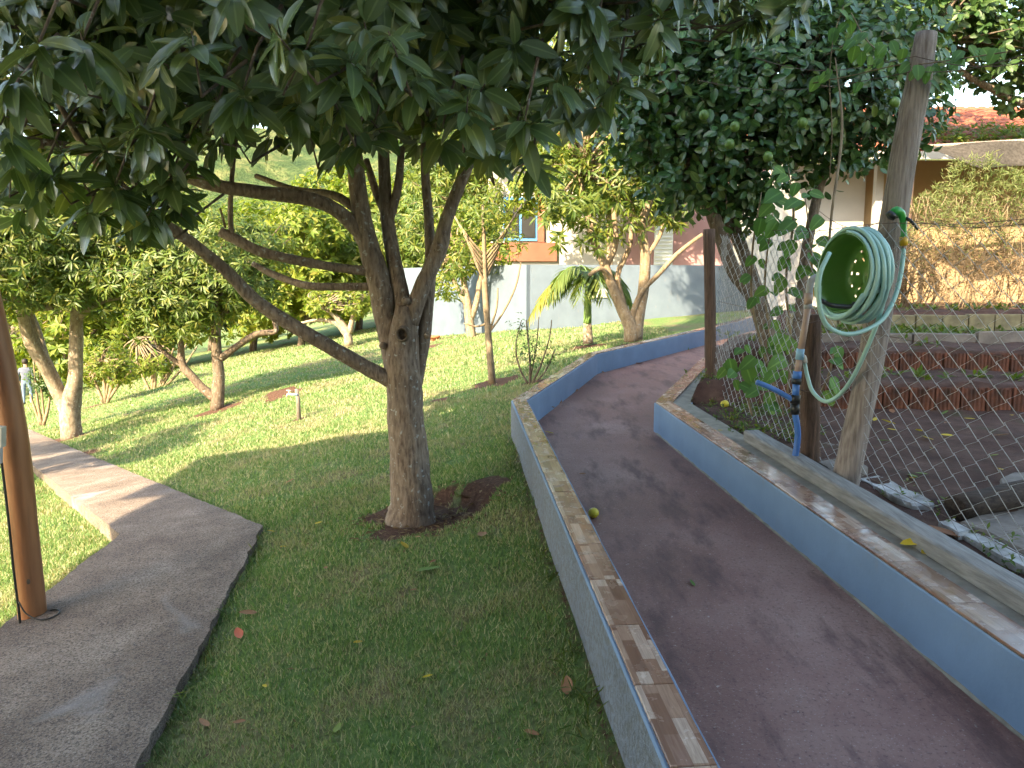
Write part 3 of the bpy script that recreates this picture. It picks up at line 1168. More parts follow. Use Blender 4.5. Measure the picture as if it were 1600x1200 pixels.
# ---- terrace edgings of upright clay bricks
def edging(y0, xa, xb, h, name, label, m, lw, groove, zb, x_slope=-.1, depth=.1):
    root = empty(name, ((xa + xb) / 2, y0, zb), label, 'edging')
    x = xa
    tb = {}
    while x < xb:
        w = lw * random.uniform(.85, 1.12)
        key = random.randrange(4)
        if key not in tb:
            t = MB()
            if groove:
                pr = []
                ng = 6
                hw = lw / 2 - .004
                for k in range(ng * 4):
                    u = -hw + 2 * hw * k / (ng * 4 - 1)
                    pr.append((u, -depth / 2 + (.010 if (k // 2) % 2 else 0)))
                pr += [(hw, depth / 2), (-hw, depth / 2)]
                t.quadring([[(a, b, -.12) for a, b in pr], [(a, b, h + random.uniform(-.02, .015)) for a, b in pr]])
            else:
                hw = lw / 2 - .005
                c = .012
                z1 = h + random.uniform(-.05, .04)
                t.quadring([[(-hw, -depth / 2, -.12), (hw, -depth / 2, -.12), (hw, depth / 2, -.12), (-hw, depth / 2, -.12)],
                            [(-hw, -depth / 2, z1 - c), (hw, -depth / 2, z1 - c), (hw, depth / 2, z1 - c), (-hw, depth / 2, z1 - c)],
                            [(-hw + c, -depth / 2 + c, z1), (hw - c, -depth / 2 + c, z1), (hw - c, depth / 2 - c, z1), (-hw + c, depth / 2 - c, z1)]])
            me = bpy.data.meshes.new('brick')
            me.from_pydata(t.v, [], t.f); me.materials.append(m)
            tb[key] = me
        o = bpy.data.objects.new('brick', tb[key]); o.parent = root
        xc = x + lw / 2
        o.location = Vector((xc, y0 + x_slope * (xc - 3.2) + random.uniform(-.012, .012), zb)) - Vector(root.location)
        o.rotation_euler = (random.uniform(-.06, .02), random.uniform(-.02, .02), math.atan(x_slope) + random.uniform(-.04, .04))
        COL.objects.link(o)
        x += lw + random.uniform(.0, .012)


edging(7.62, 2.75, 8.2, .23, 'brick_edging', 'lower row of upright red clay bricks edging the bare garden bed', M['brick'], .24, True, .57)
edging(9.0, 3.3, 9.0, .20, 'brick_edging', 'upper row of upright red clay bricks edging the garden terrace', M['brick'], .24, True, .82)
edging(10.3, 3.7, 10.0, .13, 'plank_edging', 'dark low edging boards between the clay bricks and the pale blocks', M['stone'], .8, False, 1.06)
edging(12.9, 4.6, 12.5, .26, 'block_edging', 'row of sunlit pale yellow cement blocks below the hedge', M['block'], .40, False, 1.03, -.1, .16)

# ================================================================== TREES
def finish_leaves(root, T, Rm, S, hi, lo, m, singles=0, name='crown'):
    if singles:
        rest = single_leaves(T, Rm, S, hi, m, root, singles)
        T, Rm, S = T[rest], Rm[rest], S[rest]
    return leaf_batch(name, T, Rm, S, lo, m, root)


# ---- the big avocado tree
def avocado():
    base = P(645, 800, 5.95)
    root = empty('avocado_tree', base, 'big avocado tree with forked grey trunk on the near lawn', 'tree')
    t = MB()
    # trunk with a flared foot
    px_limb(t, [(641, 826, 5.93, 47), (643, 800, 5.93, 38), (643, 770, 5.93, 34), (639, 710, 5.93, 31), (634, 655, 5.93, 29), (632, 610, 5.93, 28), (628, 560, 5.93, 27), (632, 515, 5.93, 22), (634, 478, 5.93, 16)], 18, 6, .05)
    px_limb(t, [(634, 605, 5.95, 20), (606, 592, 5.9, 13), (540, 556, 5.8, 12), (470, 516, 5.7, 11.5), (400, 470, 5.6, 10.5), (350, 420, 5.45, 9.5), (300, 380, 5.3, 9), (250, 345, 5.15, 9), (200, 300, 5.0, 7), (140, 240, 4.9, 6), (90, 160, 4.8, 4)], 10, 5, .10)
    px_limb(t, [(622, 575, 5.95, 22), (606, 500, 6.0, 20), (592, 440, 6.0, 19), (575, 380, 6.0, 16), (562, 320, 6.0, 14), (556, 260, 6.0, 13), (545, 190, 6.0, 10), (530, 90, 6.0, 7), (520, 0, 6.0, 5)], 12, 5, .08)
    px_limb(t, [(575, 385, 6.0, 13), (555, 355, 5.98, 12), (520, 325, 5.9, 11), (470, 308, 5.8, 11), (400, 300, 5.7, 10.5), (330, 288, 5.6, 10), (250, 262, 5.5, 9.5), (150, 238, 5.4, 9), (70, 225, 5.3, 8), (0, 215, 5.2, 7)], 10, 5, .08)
    px_limb(t, [(562, 330, 6.02, 8), (520, 305, 6.1, 6.5), (460, 296, 6.3, 5), (400, 275, 6.5, 4)], 8, 4, .08)
    px_limb(t, [(596, 425, 6.0, 9), (540, 420, 5.95, 7), (470, 408, 5.9, 7.5), (410, 394, 5.85, 8), (372, 376, 5.8, 8.5), (344, 362, 5.78, 7.5)], 10, 5, .10)
    px_limb(t, [(362, 372, 5.8, 4), (360, 330, 5.75, 4), (364, 260, 5.6, 3.6), (372, 190, 5.5, 3)], 7, 4)
    px_limb(t, [(352, 356, 5.8, 2), (344, 326, 5.8, 1.6)], 6)
    px_limb(t, [(600, 448, 6.0, 7), (540, 448, 6.05, 6), (480, 446, 6.1, 6), (430, 430, 6.2, 5.5), (395, 412, 6.25, 4)], 9, 5, .08)
    px_limb(t, [(638, 512, 5.95, 14), (625, 450, 6.0, 12.5), (612, 390, 6.05, 11.5), (604, 330, 6.1, 10), (600, 260, 6.15, 9), (596, 150, 6.2, 6), (590, 40, 6.2, 4)], 11, 5, .08)
    px_limb(t, [(604, 340, 6.1, 7), (588, 300, 6.2, 6), (572, 250, 6.3, 5)], 8, 4)
    px_limb(t, [(608, 345, 6.08, 7), (622, 290, 6.1, 6.5), (628, 230, 6.15, 5)], 8, 4)
    px_limb(t, [(640, 505, 5.92, 14), (655, 460, 5.92, 13), (677, 410, 5.92, 12.5), (688, 385, 5.92, 13), (697, 345, 5.92, 10.5), (716, 295, 5.9, 9.5), (735, 245, 5.85, 9), (765, 170, 5.75, 7), (800, 80, 5.6, 5)], 11, 5, .08)
    px_limb(t, [(644, 606, 5.98, 14), (655, 570, 6.0, 11), (662, 525, 6.0, 11), (668, 480, 6.0, 9.5), (672, 430, 6.03, 9), (672, 380, 6.05, 8), (668, 320, 6.1, 7), (664, 250, 6.15, 6.5), (664, 150, 6.2, 5)], 10, 5, .08)
    for (a, b, r) in ((668, 524, 6), (686, 388, 7), (598, 540, 6), (634, 470, 7)):
        c = P(a, b, 5.86); t.sphere(c, r * 5.9 / F, 8, 6)
    t.build('trunk', M['bark_avocado'], root)
    # the pruned stub that faces the lawn
    k = MB()
    c = P(629, 522, 5.80)
    ring = []
    dirv = Vector((0, -1, .05)).normalized()
    for rr, dd in ((.06, .08), (.058, .0), (.050, -.035), (.040, -.045), (.034, -.03), (.030, .01)):
        ring.append([(c.x + rr * math.cos(2 * math.pi * q / 14), c.y + dd, c.z + rr * 1.12 * math.sin(2 * math.pi * q / 14)) for q in range(14)])
    k.quadring(ring)
    k.build('pruned_knot', M['bark_brown'], root)
    # leaf rosettes: a wide crown whose underside hangs to just above the forks
    C = []; A = []
    n = 0
    cx, cy, cz = -1.35, 5.6, 4.15
    while n < 1750:
        d = unit(rng.normal(size=3))
        rad = rng.uniform(.35, 1.0) ** .8
        p = np.array((cx, cy, cz)) + d * rad * np.array((3.5, 2.7, 1.75))
        px, py, dep = project(p[None])
        px, py = px[0], py[0]
        # ragged underside of the crown
        lim = np.interp(px, [-200, 0, 60, 130, 230, 300, 350, 420, 500, 560, 620, 700, 780, 850, 900, 980, 1050], [235, 250, 235, 215, 240, 205, 165, 175, 190, 215, 205, 205, 215, 225, 150, 110, 30])
        if py > lim + 20 * math.sin(px * .05) or p[2] < 2.25:
            continue
        if dep[0] < 2.75:
            continue
        C.append(p); A.append(d * np.array((.8, 1.0, .3)) + np.array((0, -.4, .45)))
        n += 1
    # hanging rosettes below the main mass, each on its own shoot
    shoots = [(265, 285, 4.6), (140, 325, 4.5), (235, 330, 4.6), (180, 290, 4.4), (20, 240, 4.2), (0, 195, 3.6), (70, 262, 4.3), (560, 205, 4.3), (585, 195, 4.6), (530, 225, 4.7), (480, 75, 3.6),
              (380, 140, 3.8), (340, 160, 4.1), (690, 205, 4.4), (760, 225, 4.5), (830, 250, 4.7), (820, 190, 4.0), (800, 235, 5.2), (930, 60, 4.3), (965, 130, 4.4), (940, 160, 4.6), (60, 70, 3.3), (130, 60, 3.5),
              (225, 195, 4.0), (440, 60, 3.4), (545, 100, 3.6), (610, 60, 3.5), (650, 120, 3.8), (300, 60, 3.5), (870, 130, 4.2), (730, 160, 3.9), (20, 120, 3.4), (10, 290, 5.0), (60, 300, 4.8), (110, 285, 4.6), (205, 310, 4.7), (95, 235, 4.4), (300, 250, 4.9), (165, 235, 4.5), (330, 215, 5.0), (255, 225, 4.5), (35, 330, 5.2), (215, 350, 4.8), (270, 320, 4.8), (350, 190, 4.6), (420, 200, 5.1), (480, 195, 4.8), (30, 190, 5.5), (75, 200, 5.6), (0, 230, 5.6), (120, 195, 5.8), (190, 205, 5.8), (235, 180, 5.8), (45, 150, 5.4), (10, 160, 5.2), (290, 195, 5.9), (150, 170, 5.6), (170, 115, 3.7), (520, 150, 4.0), (465, 165, 4.2)]
    for a, b, d in shoots:
        C.append(np.array(P(a, b, d))); A.append(np.array((rng.normal(0, .35), -.45, .8)))
    C = np.array(C); A = np.array(A)
    T, Rm, S = whorls(C, A, (10, 15), .14, .235, (42, 112), .6, .02)
    finish_leaves(root, T, Rm, S, T_AVO, T_AVO_LO, M['leaf_avocado'], 300)
    # twigs that carry the rosettes
    tw = MB()
    for i in range(0, len(C), 2):
        p = C[i]; a = unit(A[i])
        q = p - a * .25 + rng.normal(0, .03, 3)
        r_ = q + (np.array((-1.0, 5.9, 3.7)) - q) * .14 + rng.normal(0, .05, 3)
        tw.tube([p + a * .03, q, r_], [.004, .007, .010], 4)
    for a, b, d in shoots[:24]:
        p = np.array(P(a, b, d))
        tw.tube([p, p + np.array((.04, .1, .22)), p + np.array((.1, .35, .5))], [.006, .008, .012], 5)
    # pale flower sprigs at shoot tips
    tw.build('twigs', M['bark_brown'], root, kind='stuff')
    fl = MB()
    for i in list(range(len(C) - len(shoots), len(C))) + list(range(0, 500, 6)):
        p = C[i]; a = unit(A[i])
        for k in range(4):
            e = p + a * .05 + rng.normal(0, .022, 3)
            fl.tube([p, e], [.0025, .0035], 3)
    fl.build('flower_sprigs', M['leaf_hedge'], root, kind='stuff')


avocado()


# ---- lime tree behind the fence
def lime():
    base = Vector((3.25, 9.0, float(soil_z(3.25, 9.0)) - .05))
    root = empty('lime_tree', base, 'dark leafy lime tree with curved leaning trunk behind the wire fence', 'tree')
    t = MB()
    px_limb(t, [(1228, 610, 8.7, 17), (1205, 540, 8.7, 15), (1180, 470, 8.7, 13), (1148, 425, 8.75, 11.5), (1130, 380, 8.8, 11), (1112, 330, 8.8, 11), (1100, 290, 8.9, 10), (1060, 200, 9, 7), (1040, 100, 9, 5), (1030, 0, 9, 4)], 10, 5, .08)
    px_limb(t, [(1216, 580, 8.75, 12), (1192, 480, 8.9, 10), (1160, 390, 9.0, 10), (1130, 330, 9.0, 10), (1096, 295, 9.0, 9), (1080, 250, 9.1, 7), (1120, 150, 9.2, 6), (1180, 60, 9.2, 4)], 10, 5, .08)
    px_limb(t, [(1235, 600, 8.8, 10), (1250, 480, 9.0, 8), (1262, 380, 9.1, 8), (1290, 260, 9.2, 7), (1330, 180, 9.2, 5), (1390, 120, 9.2, 3.5)], 9, 5, .08)
    px_limb(t, [(1100, 292, 9.0, 6), (1085, 180, 8.9, 5), (1130, 100, 8.8, 4), (1190, 40, 8.7, 3)], 8, 4)
    px_limb(t, [(1070, 220, 9.0, 6), (1045, 170, 8.8, 5), (1030, 60, 8.8, 4)], 8, 4)
    t.build('trunk', M['bark_brown'], root)
    cen = []; rad = []
    for (a, b, d, r) in ((1130, 220, 8.9, .95), (1060, 120, 9.1, 1.0), (1210, 130, 8.7, 1.05), (1010, 210, 9.2, .62), (1290, 140, 8.8, .95), (1180, 20, 9.2, 1.1), (1340, 60, 9.2, .9), (1050, 0, 9.3, 1.1), (1290, 230, 9.1, .58), (1400, 190, 9.3, .62), (1160, 300, 9.0, .55), (1230, -80, 9.4, 1.3), (1080, 270, 8.9, .6), (1420, 100, 9.6, .65)):
        cen.append(P(a, b, d)); rad.append((r, r, r * .85))
    p, d = lobes(cen, rad, 3600, .45)
    A = d * .8 + np.array((0, -.15, .4))
    T, Rm, S = whorls(p, A, (4, 8), .085, .15, (30, 100), .3, .02)
    rnd_off = rng.normal(0, .05, T.shape); T = T + rnd_off
    finish_leaves(root, T, Rm, S, T_LIME, T_LIME, M['leaf_lime'], 300)
    tw = MB()
    for i in range(0, len(p), 4):
        q = p[i] - d[i] * .3
        tw.tube([p[i], q, q - d[i] * .25 + rng.normal(0, .06, 3)], [.003, .006, .009], 4)
    tw.build('twigs', M['bark_brown'], root, kind='stuff')
    for a, b in ((1148, 198), (1254, 192), (1398, 160), (1140, 225), (1100, 180), (1200, 245)):
        MB().sphere(P(a, b, 7.85), .05, 12, 8, 1.1).build('lime', M['lime'], root)


lime()


# ---- a general tree: limbs given in pixels of the real limb, crown from lobes
def gen_tree(name, label, limbs, bark, lobes_px, leaf, tpl, nwh, per, l0, l1, group=None, cat='tree', droop=.5, tilt=(30, 100), base=None, sides=9, shell=.5, feed=True):
    b0 = limbs[0][0]
    root = empty(name, P(b0[0], b0[1], b0[2]), label, cat, group)
    t = MB()
    for lm in limbs:
        px_limb(t, lm, sides, 4, .08)
    cen = [P(a, b, d) for a, b, d, r, rz in lobes_px]
    rad = [(r, r, rz) for a, b, d, r, rz in lobes_px]
    if lobes_px:
        p, d = lobes(cen, rad, nwh, shell)
        tip = P(*limbs[0][-1][:3])
        for i in (range(0, len(p), max(1, len(p) // 50)) if feed else ()):
            q = p[i] * .6 + np.array(tip) * .4 + rng.normal(0, .1, 3)
            t.tube([tip, q, p[i]], [.03, .02, .008], 4, 3)
        A = d * .8 + np.array((0, -.1, .45))
        T, Rm, S = whorls(p, A, per, l0, l1, tilt, droop, .02)
        leaf_batch('crown', T, Rm, S, tpl, M[leaf], root)
    t.build('trunk', M[bark], root)
    return root


def g(px, py):
    return float(G(px, py).y)


# trees just outside the picture whose shade falls across the path and the lit lawn
def world_tree(x, y, hz, r, lab):
    z0 = float(lawn_z(x, y))
    root = empty('garden_tree', (x, y, z0), lab, 'tree')
    t = MB(); t.tube([(x, y, z0 - .1), (x + .1, y, z0 + hz * .5), (x, y + .1, z0 + hz)], [.16, .12, .08], 9, 4)
    t.build('trunk', M['bark_pale'], root)
    cen = [(x + r * .55 * math.cos(k * 1.3), y + r * .55 * math.sin(k * 1.3), z0 + hz + .5 * math.sin(k * 2.1)) for k in range(5)]
    p, d = lobes(cen, [(r * .55, r * .55, .5)] * 5, 330, .4)
    T, Rm, S = whorls(p, d * .8 + np.array((0, -.1, .45)), (8, 14), .15, .25, (30, 100), .5, .02)
    leaf_batch('crown', T, Rm, S, T_LANCE, M['leaf_mango'], root)


world_tree(-8.9, 8.6, 3.4, 1.5, 'mango tree out of view left of the concrete path, nearer the house')
world_tree(-10.9, 11.2, 3.2, 1.6, 'mango tree out of view left of the concrete path, farther from the house')

# two-stemmed mango on the left by the path
d0 = 15.8
gen_tree('mango_tree', 'two-stemmed pale trunk mango tree beside the far concrete path', [
    [(112, 686, d0, 16), (110, 655, d0, 15.5), (112, 622, d0, 14), (118, 590, d0, 11), (119, 540, d0, 10), (120, 490, d0, 9), (130, 430, d0, 7)],
    [(108, 650, d0, 12), (90, 610, d0, 11), (70, 570, d0 - .2, 11), (48, 535, d0 - .4, 10), (35, 490, d0 - .6, 8), (20, 450, d0 - .8, 6)],
    [(70, 565, d0 - .2, 5), (45, 490, d0 - .3, 6), (80, 480, d0 - .5, 5)],
    [(100, 622, d0, 7), (78, 580, d0 + .3, 6), (60, 520, d0 + .6, 5), (40, 470, d0 + .6, 4)],
    [(120, 500, d0, 5), (160, 470, d0, 5), (205, 462, d0, 3.5)]],
    'bark_pale', [(60, 425, 15.2, 1.4, .8), (150, 430, 15.6, 1.5, .95), (10, 380, 14.6, 1.5, 1.2), (110, 350, 15.6, 2.0, 1.2), (230, 400, 16.0, 1.3, .9), (-60, 420, 15, 1.6, 1.2), (40, 300, 15.5, 2, 1.1), (170, 300, 16, 1.8, 1.1)],
    'leaf_mango', T_LANCE, 2400, (8, 14), .13, .22)
d1 = 15.3
gen_tree('mango_tree', 'forked brown mango tree with low side limb on the sunlit lawn', [
    [(339, 640, d1, 11), (341, 610, d1, 10), (342, 585, d1, 9), (338, 545, d1, 8), (339, 500, d1, 6.5), (342, 460, d1, 5)],
    [(336, 622, d1, 8), (318, 608, d1, 7), (300, 588, d1, 6.5), (285, 570, d1, 6), (282, 535, d1, 5), (276, 495, d1, 4)],
    [(290, 575, d1, 4), (262, 555, d1, 4), (240, 530, d1, 3)],
    [(345, 560, d1, 6), (365, 545, d1, 5.5), (400, 522, d1, 5), (430, 518, d1, 4.5), (428, 500, d1, 3)],
    [(340, 505, d1, 5), (352, 485, d1, 5), (368, 470, d1, 3.5)]],
    'bark_brown', [(290, 470, 15.0, 1.05, .85), (350, 440, 15.3, 1.1, .8), (250, 430, 15.2, 1.1, .9), (330, 390, 15.6, 1.5, .9), (240, 500, 15.0, .6, .5), (210, 370, 15.6, 1.3, .9), (400, 440, 15.6, .5, .5), (400, 380, 16, .9, .7)],
    'leaf_mango', T_LANCE, 1700, (8, 14), .12, .20)

# tree with many pale stems where the ramp bends away
d2 = 13.6
gen_tree('forked_tree', 'pale forked tree with several stems just beyond the ramp bend', [
    [(988, 533, d2, 13), (985, 510, d2, 12), (972, 482, d2, 9), (955, 445, d2, 7.5), (945, 415, d2, 7), (925, 370, d2, 5.5), (915, 320, d2, 5), (905, 270, d2, 3.5)],
    [(993, 530, d2, 11), (998, 495, d2, 9), (1006, 450, d2, 8.5), (1008, 400, d2, 8), (1004, 350, d2, 7), (1020, 300, d2, 5), (1035, 240, d2, 3)],
    [(985, 505, d2, 6), (1000, 460, d2 - .1, 4), (1030, 428, d2 - .2, 3.8), (1060, 395, d2 - .3, 3.5), (1098, 366, d2 - .4, 3)],
    [(1008, 405, d2, 4), (1030, 370, d2, 3.5), (1045, 330, d2, 3)],
    [(957, 440, d2, 4.5), (940, 420, d2 - .2, 4), (920, 430, d2 - .3, 3)],
    [(948, 415, d2, 5), (962, 380, d2, 4.5), (960, 320, d2, 4), (975, 250, d2, 3)],
    [(975, 480, d2, 5), (965, 430, d2 + .1, 4.5), (985, 380, d2 + .2, 4), (988, 300, d2 + .2, 3)]],
    'bark_tan', [(900, 300, 13.4, .8, .8), (960, 280, 13.6, .9, .7), (1030, 300, 13.6, .7, .6), (880, 350, 13.2, .5, .5), (930, 380, 13.2, .38, .32), (1000, 240, 13.8, 1.2, .8), (1060, 330, 13.5, .4, .4), (930, 60, 13.6, 1.3, 1.0), (1030, 20, 13.8, 1.4, 1.0), (980, -80, 13.6, 1.7, 1.1), (1090, 120, 13.8, 1.1, .9), (890, -40, 13.6, 1.3, 1.0), (860, 260, 13.6, .8, .6), (985, 350, 13.4, .35, .4)],
    'leaf_mango', T_LANCE, 1500, (7, 12), .13, .22, sides=9)

d3 = 11.9
gen_tree('young_tree', 'slender young tree with bare twigs and a mulched ring on the lawn', [
    [(769, 600, d3, 6), (766, 560, d3, 5.5), (762, 510, d3, 5), (759, 470, d3, 5), (757, 430, d3, 4.5), (756, 370, d3, 3.2), (754, 320, d3, 2)],
    [(764, 520, d3, 2), (785, 490, d3, 1.8), (805, 450, d3, 1.6), (814, 410, d3, 1.2)],
    [(762, 505, d3, 2.2), (745, 510, d3, 1.6), (725, 505, d3, 1)],
    [(766, 515, d3, 1.8), (776, 480, d3, 1.5), (778, 450, d3, 1)]] +
    [[(757, 440 - 8 * k, d3, 2), (757 + s * (14 + 3 * k), 410 - 9 * k, d3 + .1 * s, 1.4), (757 + s * (28 + 6 * k), 370 - 10 * k, d3 + .2, .9)] for k in range(6) for s in (-1, 1)],
    'twig', [(715, 400, 12.0, .34, .4), (800, 380, 12, .3, .35), (750, 340, 12, .5, .4), (700, 440, 12.1, .3, .3), (805, 500, 11.9, .06, .06)],
    'leaf_mango', T_LANCE, 130, (4, 8), .08, .14, sides=6, feed=False)
d4 = 20.5
gen_tree('yellow_stem_tree', 'small tree with ochre yellow stems in front of the lit blue wall', [
    [(737, 532, d4, 8), (733, 500, d4, 7), (730, 470, d4, 6), (722, 430, d4, 4), (715, 390, d4, 3)],
    [(735, 500, d4, 5), (745, 470, d4, 4.5), (752, 430, d4, 3.5), (770, 390, d4, 2.5)],
    [(732, 480, d4, 5), (715, 450, d4, 3.5), (700, 420, d4, 2.5)]],
    'bark_tan', [(710, 400, 20.5, .8, .7), (770, 380, 20.5, .7, .7), (740, 350, 21, 1.1, .7), (690, 440, 20.6, .5, .5)],
    'leaf_yellow', T_SMALL, 330, (6, 10), .12, .2, sides=8)

# shrubs on the lawn
d5 = 11.0
gen_tree('rose_shrub', 'thin twiggy shrub standing beside the ramp wall bend', [
    [(828, 602, d5, 2.5), (828, 570, d5, 2), (826, 540, d5, 1.5), (822, 500, d5, 1)],
    [(830, 602, d5, 2), (845, 570, d5, 1.6), (858, 530, d5, 1), (862, 500, d5, .8)],
    [(826, 602, d5, 2), (812, 575, d5, 1.5), (806, 540, d5, 1), (815, 500, d5, .7)],
    [(832, 602, d5, 1.5), (852, 580, d5, 1.3), (868, 545, d5, .9)],
    [(829, 590, d5, 1.2), (838, 540, d5, 1), (842, 495, d5, .7)]],
    'bark_brown', [(830, 545, 11, .30, .32), (855, 550, 11, .18, .18), (812, 510, 11, .16, .2)],
    'leaf_dark', T_SMALL, 90, (3, 6), .03, .06, cat='shrub', sides=5, feed=False)
d6 = 22.5
gen_tree('yellow_bush', 'round yellow-green bush with many stems behind the two-stemmed tree', [
    [(165, 630, d6, 3), (163, 600, d6, 3), (158, 565, d6, 2)], [(168, 630, d6, 3), (176, 600, d6, 3), (190, 560, d6, 2)], [(162, 630, d6, 3), (150, 600, d6, 2.4), (140, 570, d6, 2)],
    [(166, 630, d6, 2.5), (184, 604, d6, 2.4), (205, 580, d6, 2)], [(164, 630, d6, 2), (170, 590, d6, 2), (172, 555, d6, 2)]],
    'twig', [(165, 560, 22.5, .85, .75), (190, 580, 22.3, .5, .5), (145, 580, 22.6, .5, .5)],
    'leaf_yellow', T_SMALL, 300, (6, 10), .08, .14, cat='shrub', sides=6)
d7 = 17.2
gen_tree('bare_shrub', 'small bare shrub growing at the far edge of the concrete path', [
    [(66, 664, d7, 3), (60, 635, d7, 2.5), (56, 600, d7, 1.6), (52, 560, d7, 1)], [(68, 664, d7, 3), (76, 635, d7, 2.2), (80, 600, d7, 1.2)], [(64, 664, d7, 2.5), (55, 640, d7, 2), (47, 615, d7, 1)], [(70, 664, d7, 2), (66, 620, d7, 1.6), (62, 580, d7, 1)]],
    'twig', [(62, 590, d7, .3, .35), (75, 610, d7, .2, .2)], 'leaf_dark', T_SMALL, 60, (4, 6), .08, .12, cat='shrub', sides=5, feed=False)
d8 = 25
gen_tree('cane_clump', 'clump of leaning bare canes behind the forked mango', [
    [(235 + 2 * k, 612, d8, 2.2), (225 + 7 * k + random.randint(-8, 8), 580, d8, 2), (212 + 13 * k + random.randint(-8, 8), 545 - random.randint(0, 20), d8, 1.2)] for k in range(8)],
    'twig', [(240, 560, 25, .9, .5)], 'leaf_yellow', T_LANCE, 70, (4, 7), .2, .35, cat='shrub', sides=5)
d9 = 25.5
gen_tree('pruned_tree', 'low pruned tree with pale bare limbs on the far lawn', [
    [(545, 540, d9, 8), (540, 515, d9, 6), (520, 490, d9, 4.5), (500, 478, d9, 3)], [(542, 525, d9, 5), (525, 505, d9, 4), (498, 500, d9, 3), (470, 505, d9, 2)], [(546, 520, d9, 5), (552, 495, d9, 4), (565, 465, d9, 3)]],
    'bark_pale', [(550, 470, 25.6, .9, .6), (500, 470, 25.6, .7, .5)], 'leaf_yellow', T_SMALL, 130, (5, 9), .15, .25, sides=7)

# wall of foliage beyond the lawn: each tree on its own
far = [(-120, 560, 36, 3.4, 'leaf_mango', 'broad mango tree at the far left edge behind the path'),
       (110, 560, 33, 4.0, 'leaf_yellow', 'yellow-green tree far behind the two-stemmed mango'),
       (250, 545, 34, 3.4, 'leaf_yellow', 'bright round tree far behind the cane clump'),
       (395, 540, 36, 3.9, 'leaf_yellow', 'bright yellow-green tree seen under the long left limb'),
       (470, 530, 32, 3.0, 'leaf_yellow', 'bushy bright tree seen between the low avocado limbs'),
       (560, 525, 36, 3.8, 'leaf_yellow', 'bright tree seen left of the avocado fork'),
       (640, 505, 33, 3.2, 'leaf_mango', 'green tree seen through the avocado fork'),
       (715, 480, 34, 3.4, 'leaf_mango', 'green tree rising behind the lit end of the blue wall'),
       (330, 500, 48, 5.0, 'leaf_mango', 'tall green tree at the foot of the hill'),
       (180, 500, 50, 7.0, 'leaf_mango', 'tall green tree far off behind the mango crowns'),
       (20, 500, 52, 8.5, 'leaf_mango', 'tallest far tree at the left behind the mango crowns')]
for (a, b, d, r, lf, lab) in far:
    hpx = r * F / d
    base = float(lawn_z(P(a, b, d).x, d))
    by = 600 - F * ((d * SP + (base - CAMZ) * CP) / (d * CP - (base - CAMZ) * SP))
    L = []
    for k in range(12):
        an = k * 2.4
        rr = r * random.uniform(.42, .62)
        L.append((a + math.cos(an) * hpx * .62, by - hpx * random.uniform(.45, 1.75), d + r * .5 * math.sin(an), rr, rr * .85))
    gen_tree('garden_tree', lab, [[(a, by + 4, d, 6), (a + 3, by - hpx * .4, d, 5), (a - 4, by - hpx * .9, d, 3)], [(a + 1, by - hpx * .25, d, 4), (a + hpx * .3, by - hpx * .7, d, 3)], [(a, by - hpx * .3, d, 4), (a - hpx * .3, by - hpx * .7, d, 3)]],
             'bark_brown', L, lf, T_SMALL if lf == 'leaf_yellow' else T_LANCE, 1200, (8, 12), .26, .42, 'trees beyond the lawn', sides=7, shell=.35)

# trees that close the view behind the houses and over the right fence
gen_tree('shade_tree', 'dark leaved tree overhanging the top of the leaning post', [
    [(1672, 500, 15.9, 11), (1668, 330, 15.9, 10), (1640, 190, 15.8, 8), (1570, 150, 15.7, 6), (1500, 110, 15.5, 4), (1450, 60, 15.3, 3)], [(1650, 230, 15.8, 7), (1630, 90, 15.6, 5), (1600, -20, 15.5, 4)]],
    'bark_brown', [(1480, 20, 15.5, 1.3, .85), (1570, 30, 15.5, 1.3, .7), (1420, -20, 15.5, 1.1, .85), (1640, 70, 15.7, 1.3, .85), (1560, 120, 15.9, .7, .35), (1500, -90, 15.5, 2, 1), (1430, 90, 15.4, .65, .5), (1530, 60, 15.3, .85, .55), (1460, 130, 15.5, .6, .35), (1590, 100, 15.5, .85, .45), (1400, 30, 15.2, .85, .7), (1610, 150, 15.8, .7, .3)],
    'leaf_dark', T_LIME, 1000, (5, 9), .13, .22, sides=8)
for (a_, by_, d_, lab_, lb_) in ((735, 520, 27.5, 'leafy tree rising over the end of the blue wall', [(700, 330, 27, 1.6, 1.3), (770, 320, 27, 1.5, 1.2), (735, 250, 27.5, 2, 1.4), (660, 380, 27.5, 1.3, 1.2), (690, 240, 27.5, 1.8, 1.4), (800, 250, 28, 1.4, 1.2)]),
                                (950, 470, 23.2, 'bright leafy tree between the blue wall and the white house side', [(890, 310, 23, 1.1, .8), (950, 290, 23, 1.2, .9), (1010, 310, 23, .9, .8), (920, 220, 23.4, 1.5, 1.1), (1010, 220, 23.4, 1.4, 1.0), (1075, 260, 23.4, 1.0, .7), (955, 360, 23.2, .6, .5), (860, 250, 23.3, 1, .9), (825, 300, 23.3, .75, .7), (790, 345, 23.6, .35, .35)])):
    gen_tree('garden_tree', lab_, [[(a_, by_, d_, 6), (a_ + 3, by_ - 80, d_, 5), (a_ - 2, by_ - 200, d_, 3.5)]], 'bark_tan', lb_, 'leaf_yellow' if a_ > 900 else 'leaf_mango', T_LANCE, 900, (7, 12), .2, .34, 'trees by the blue wall', sides=7, shell=.35)
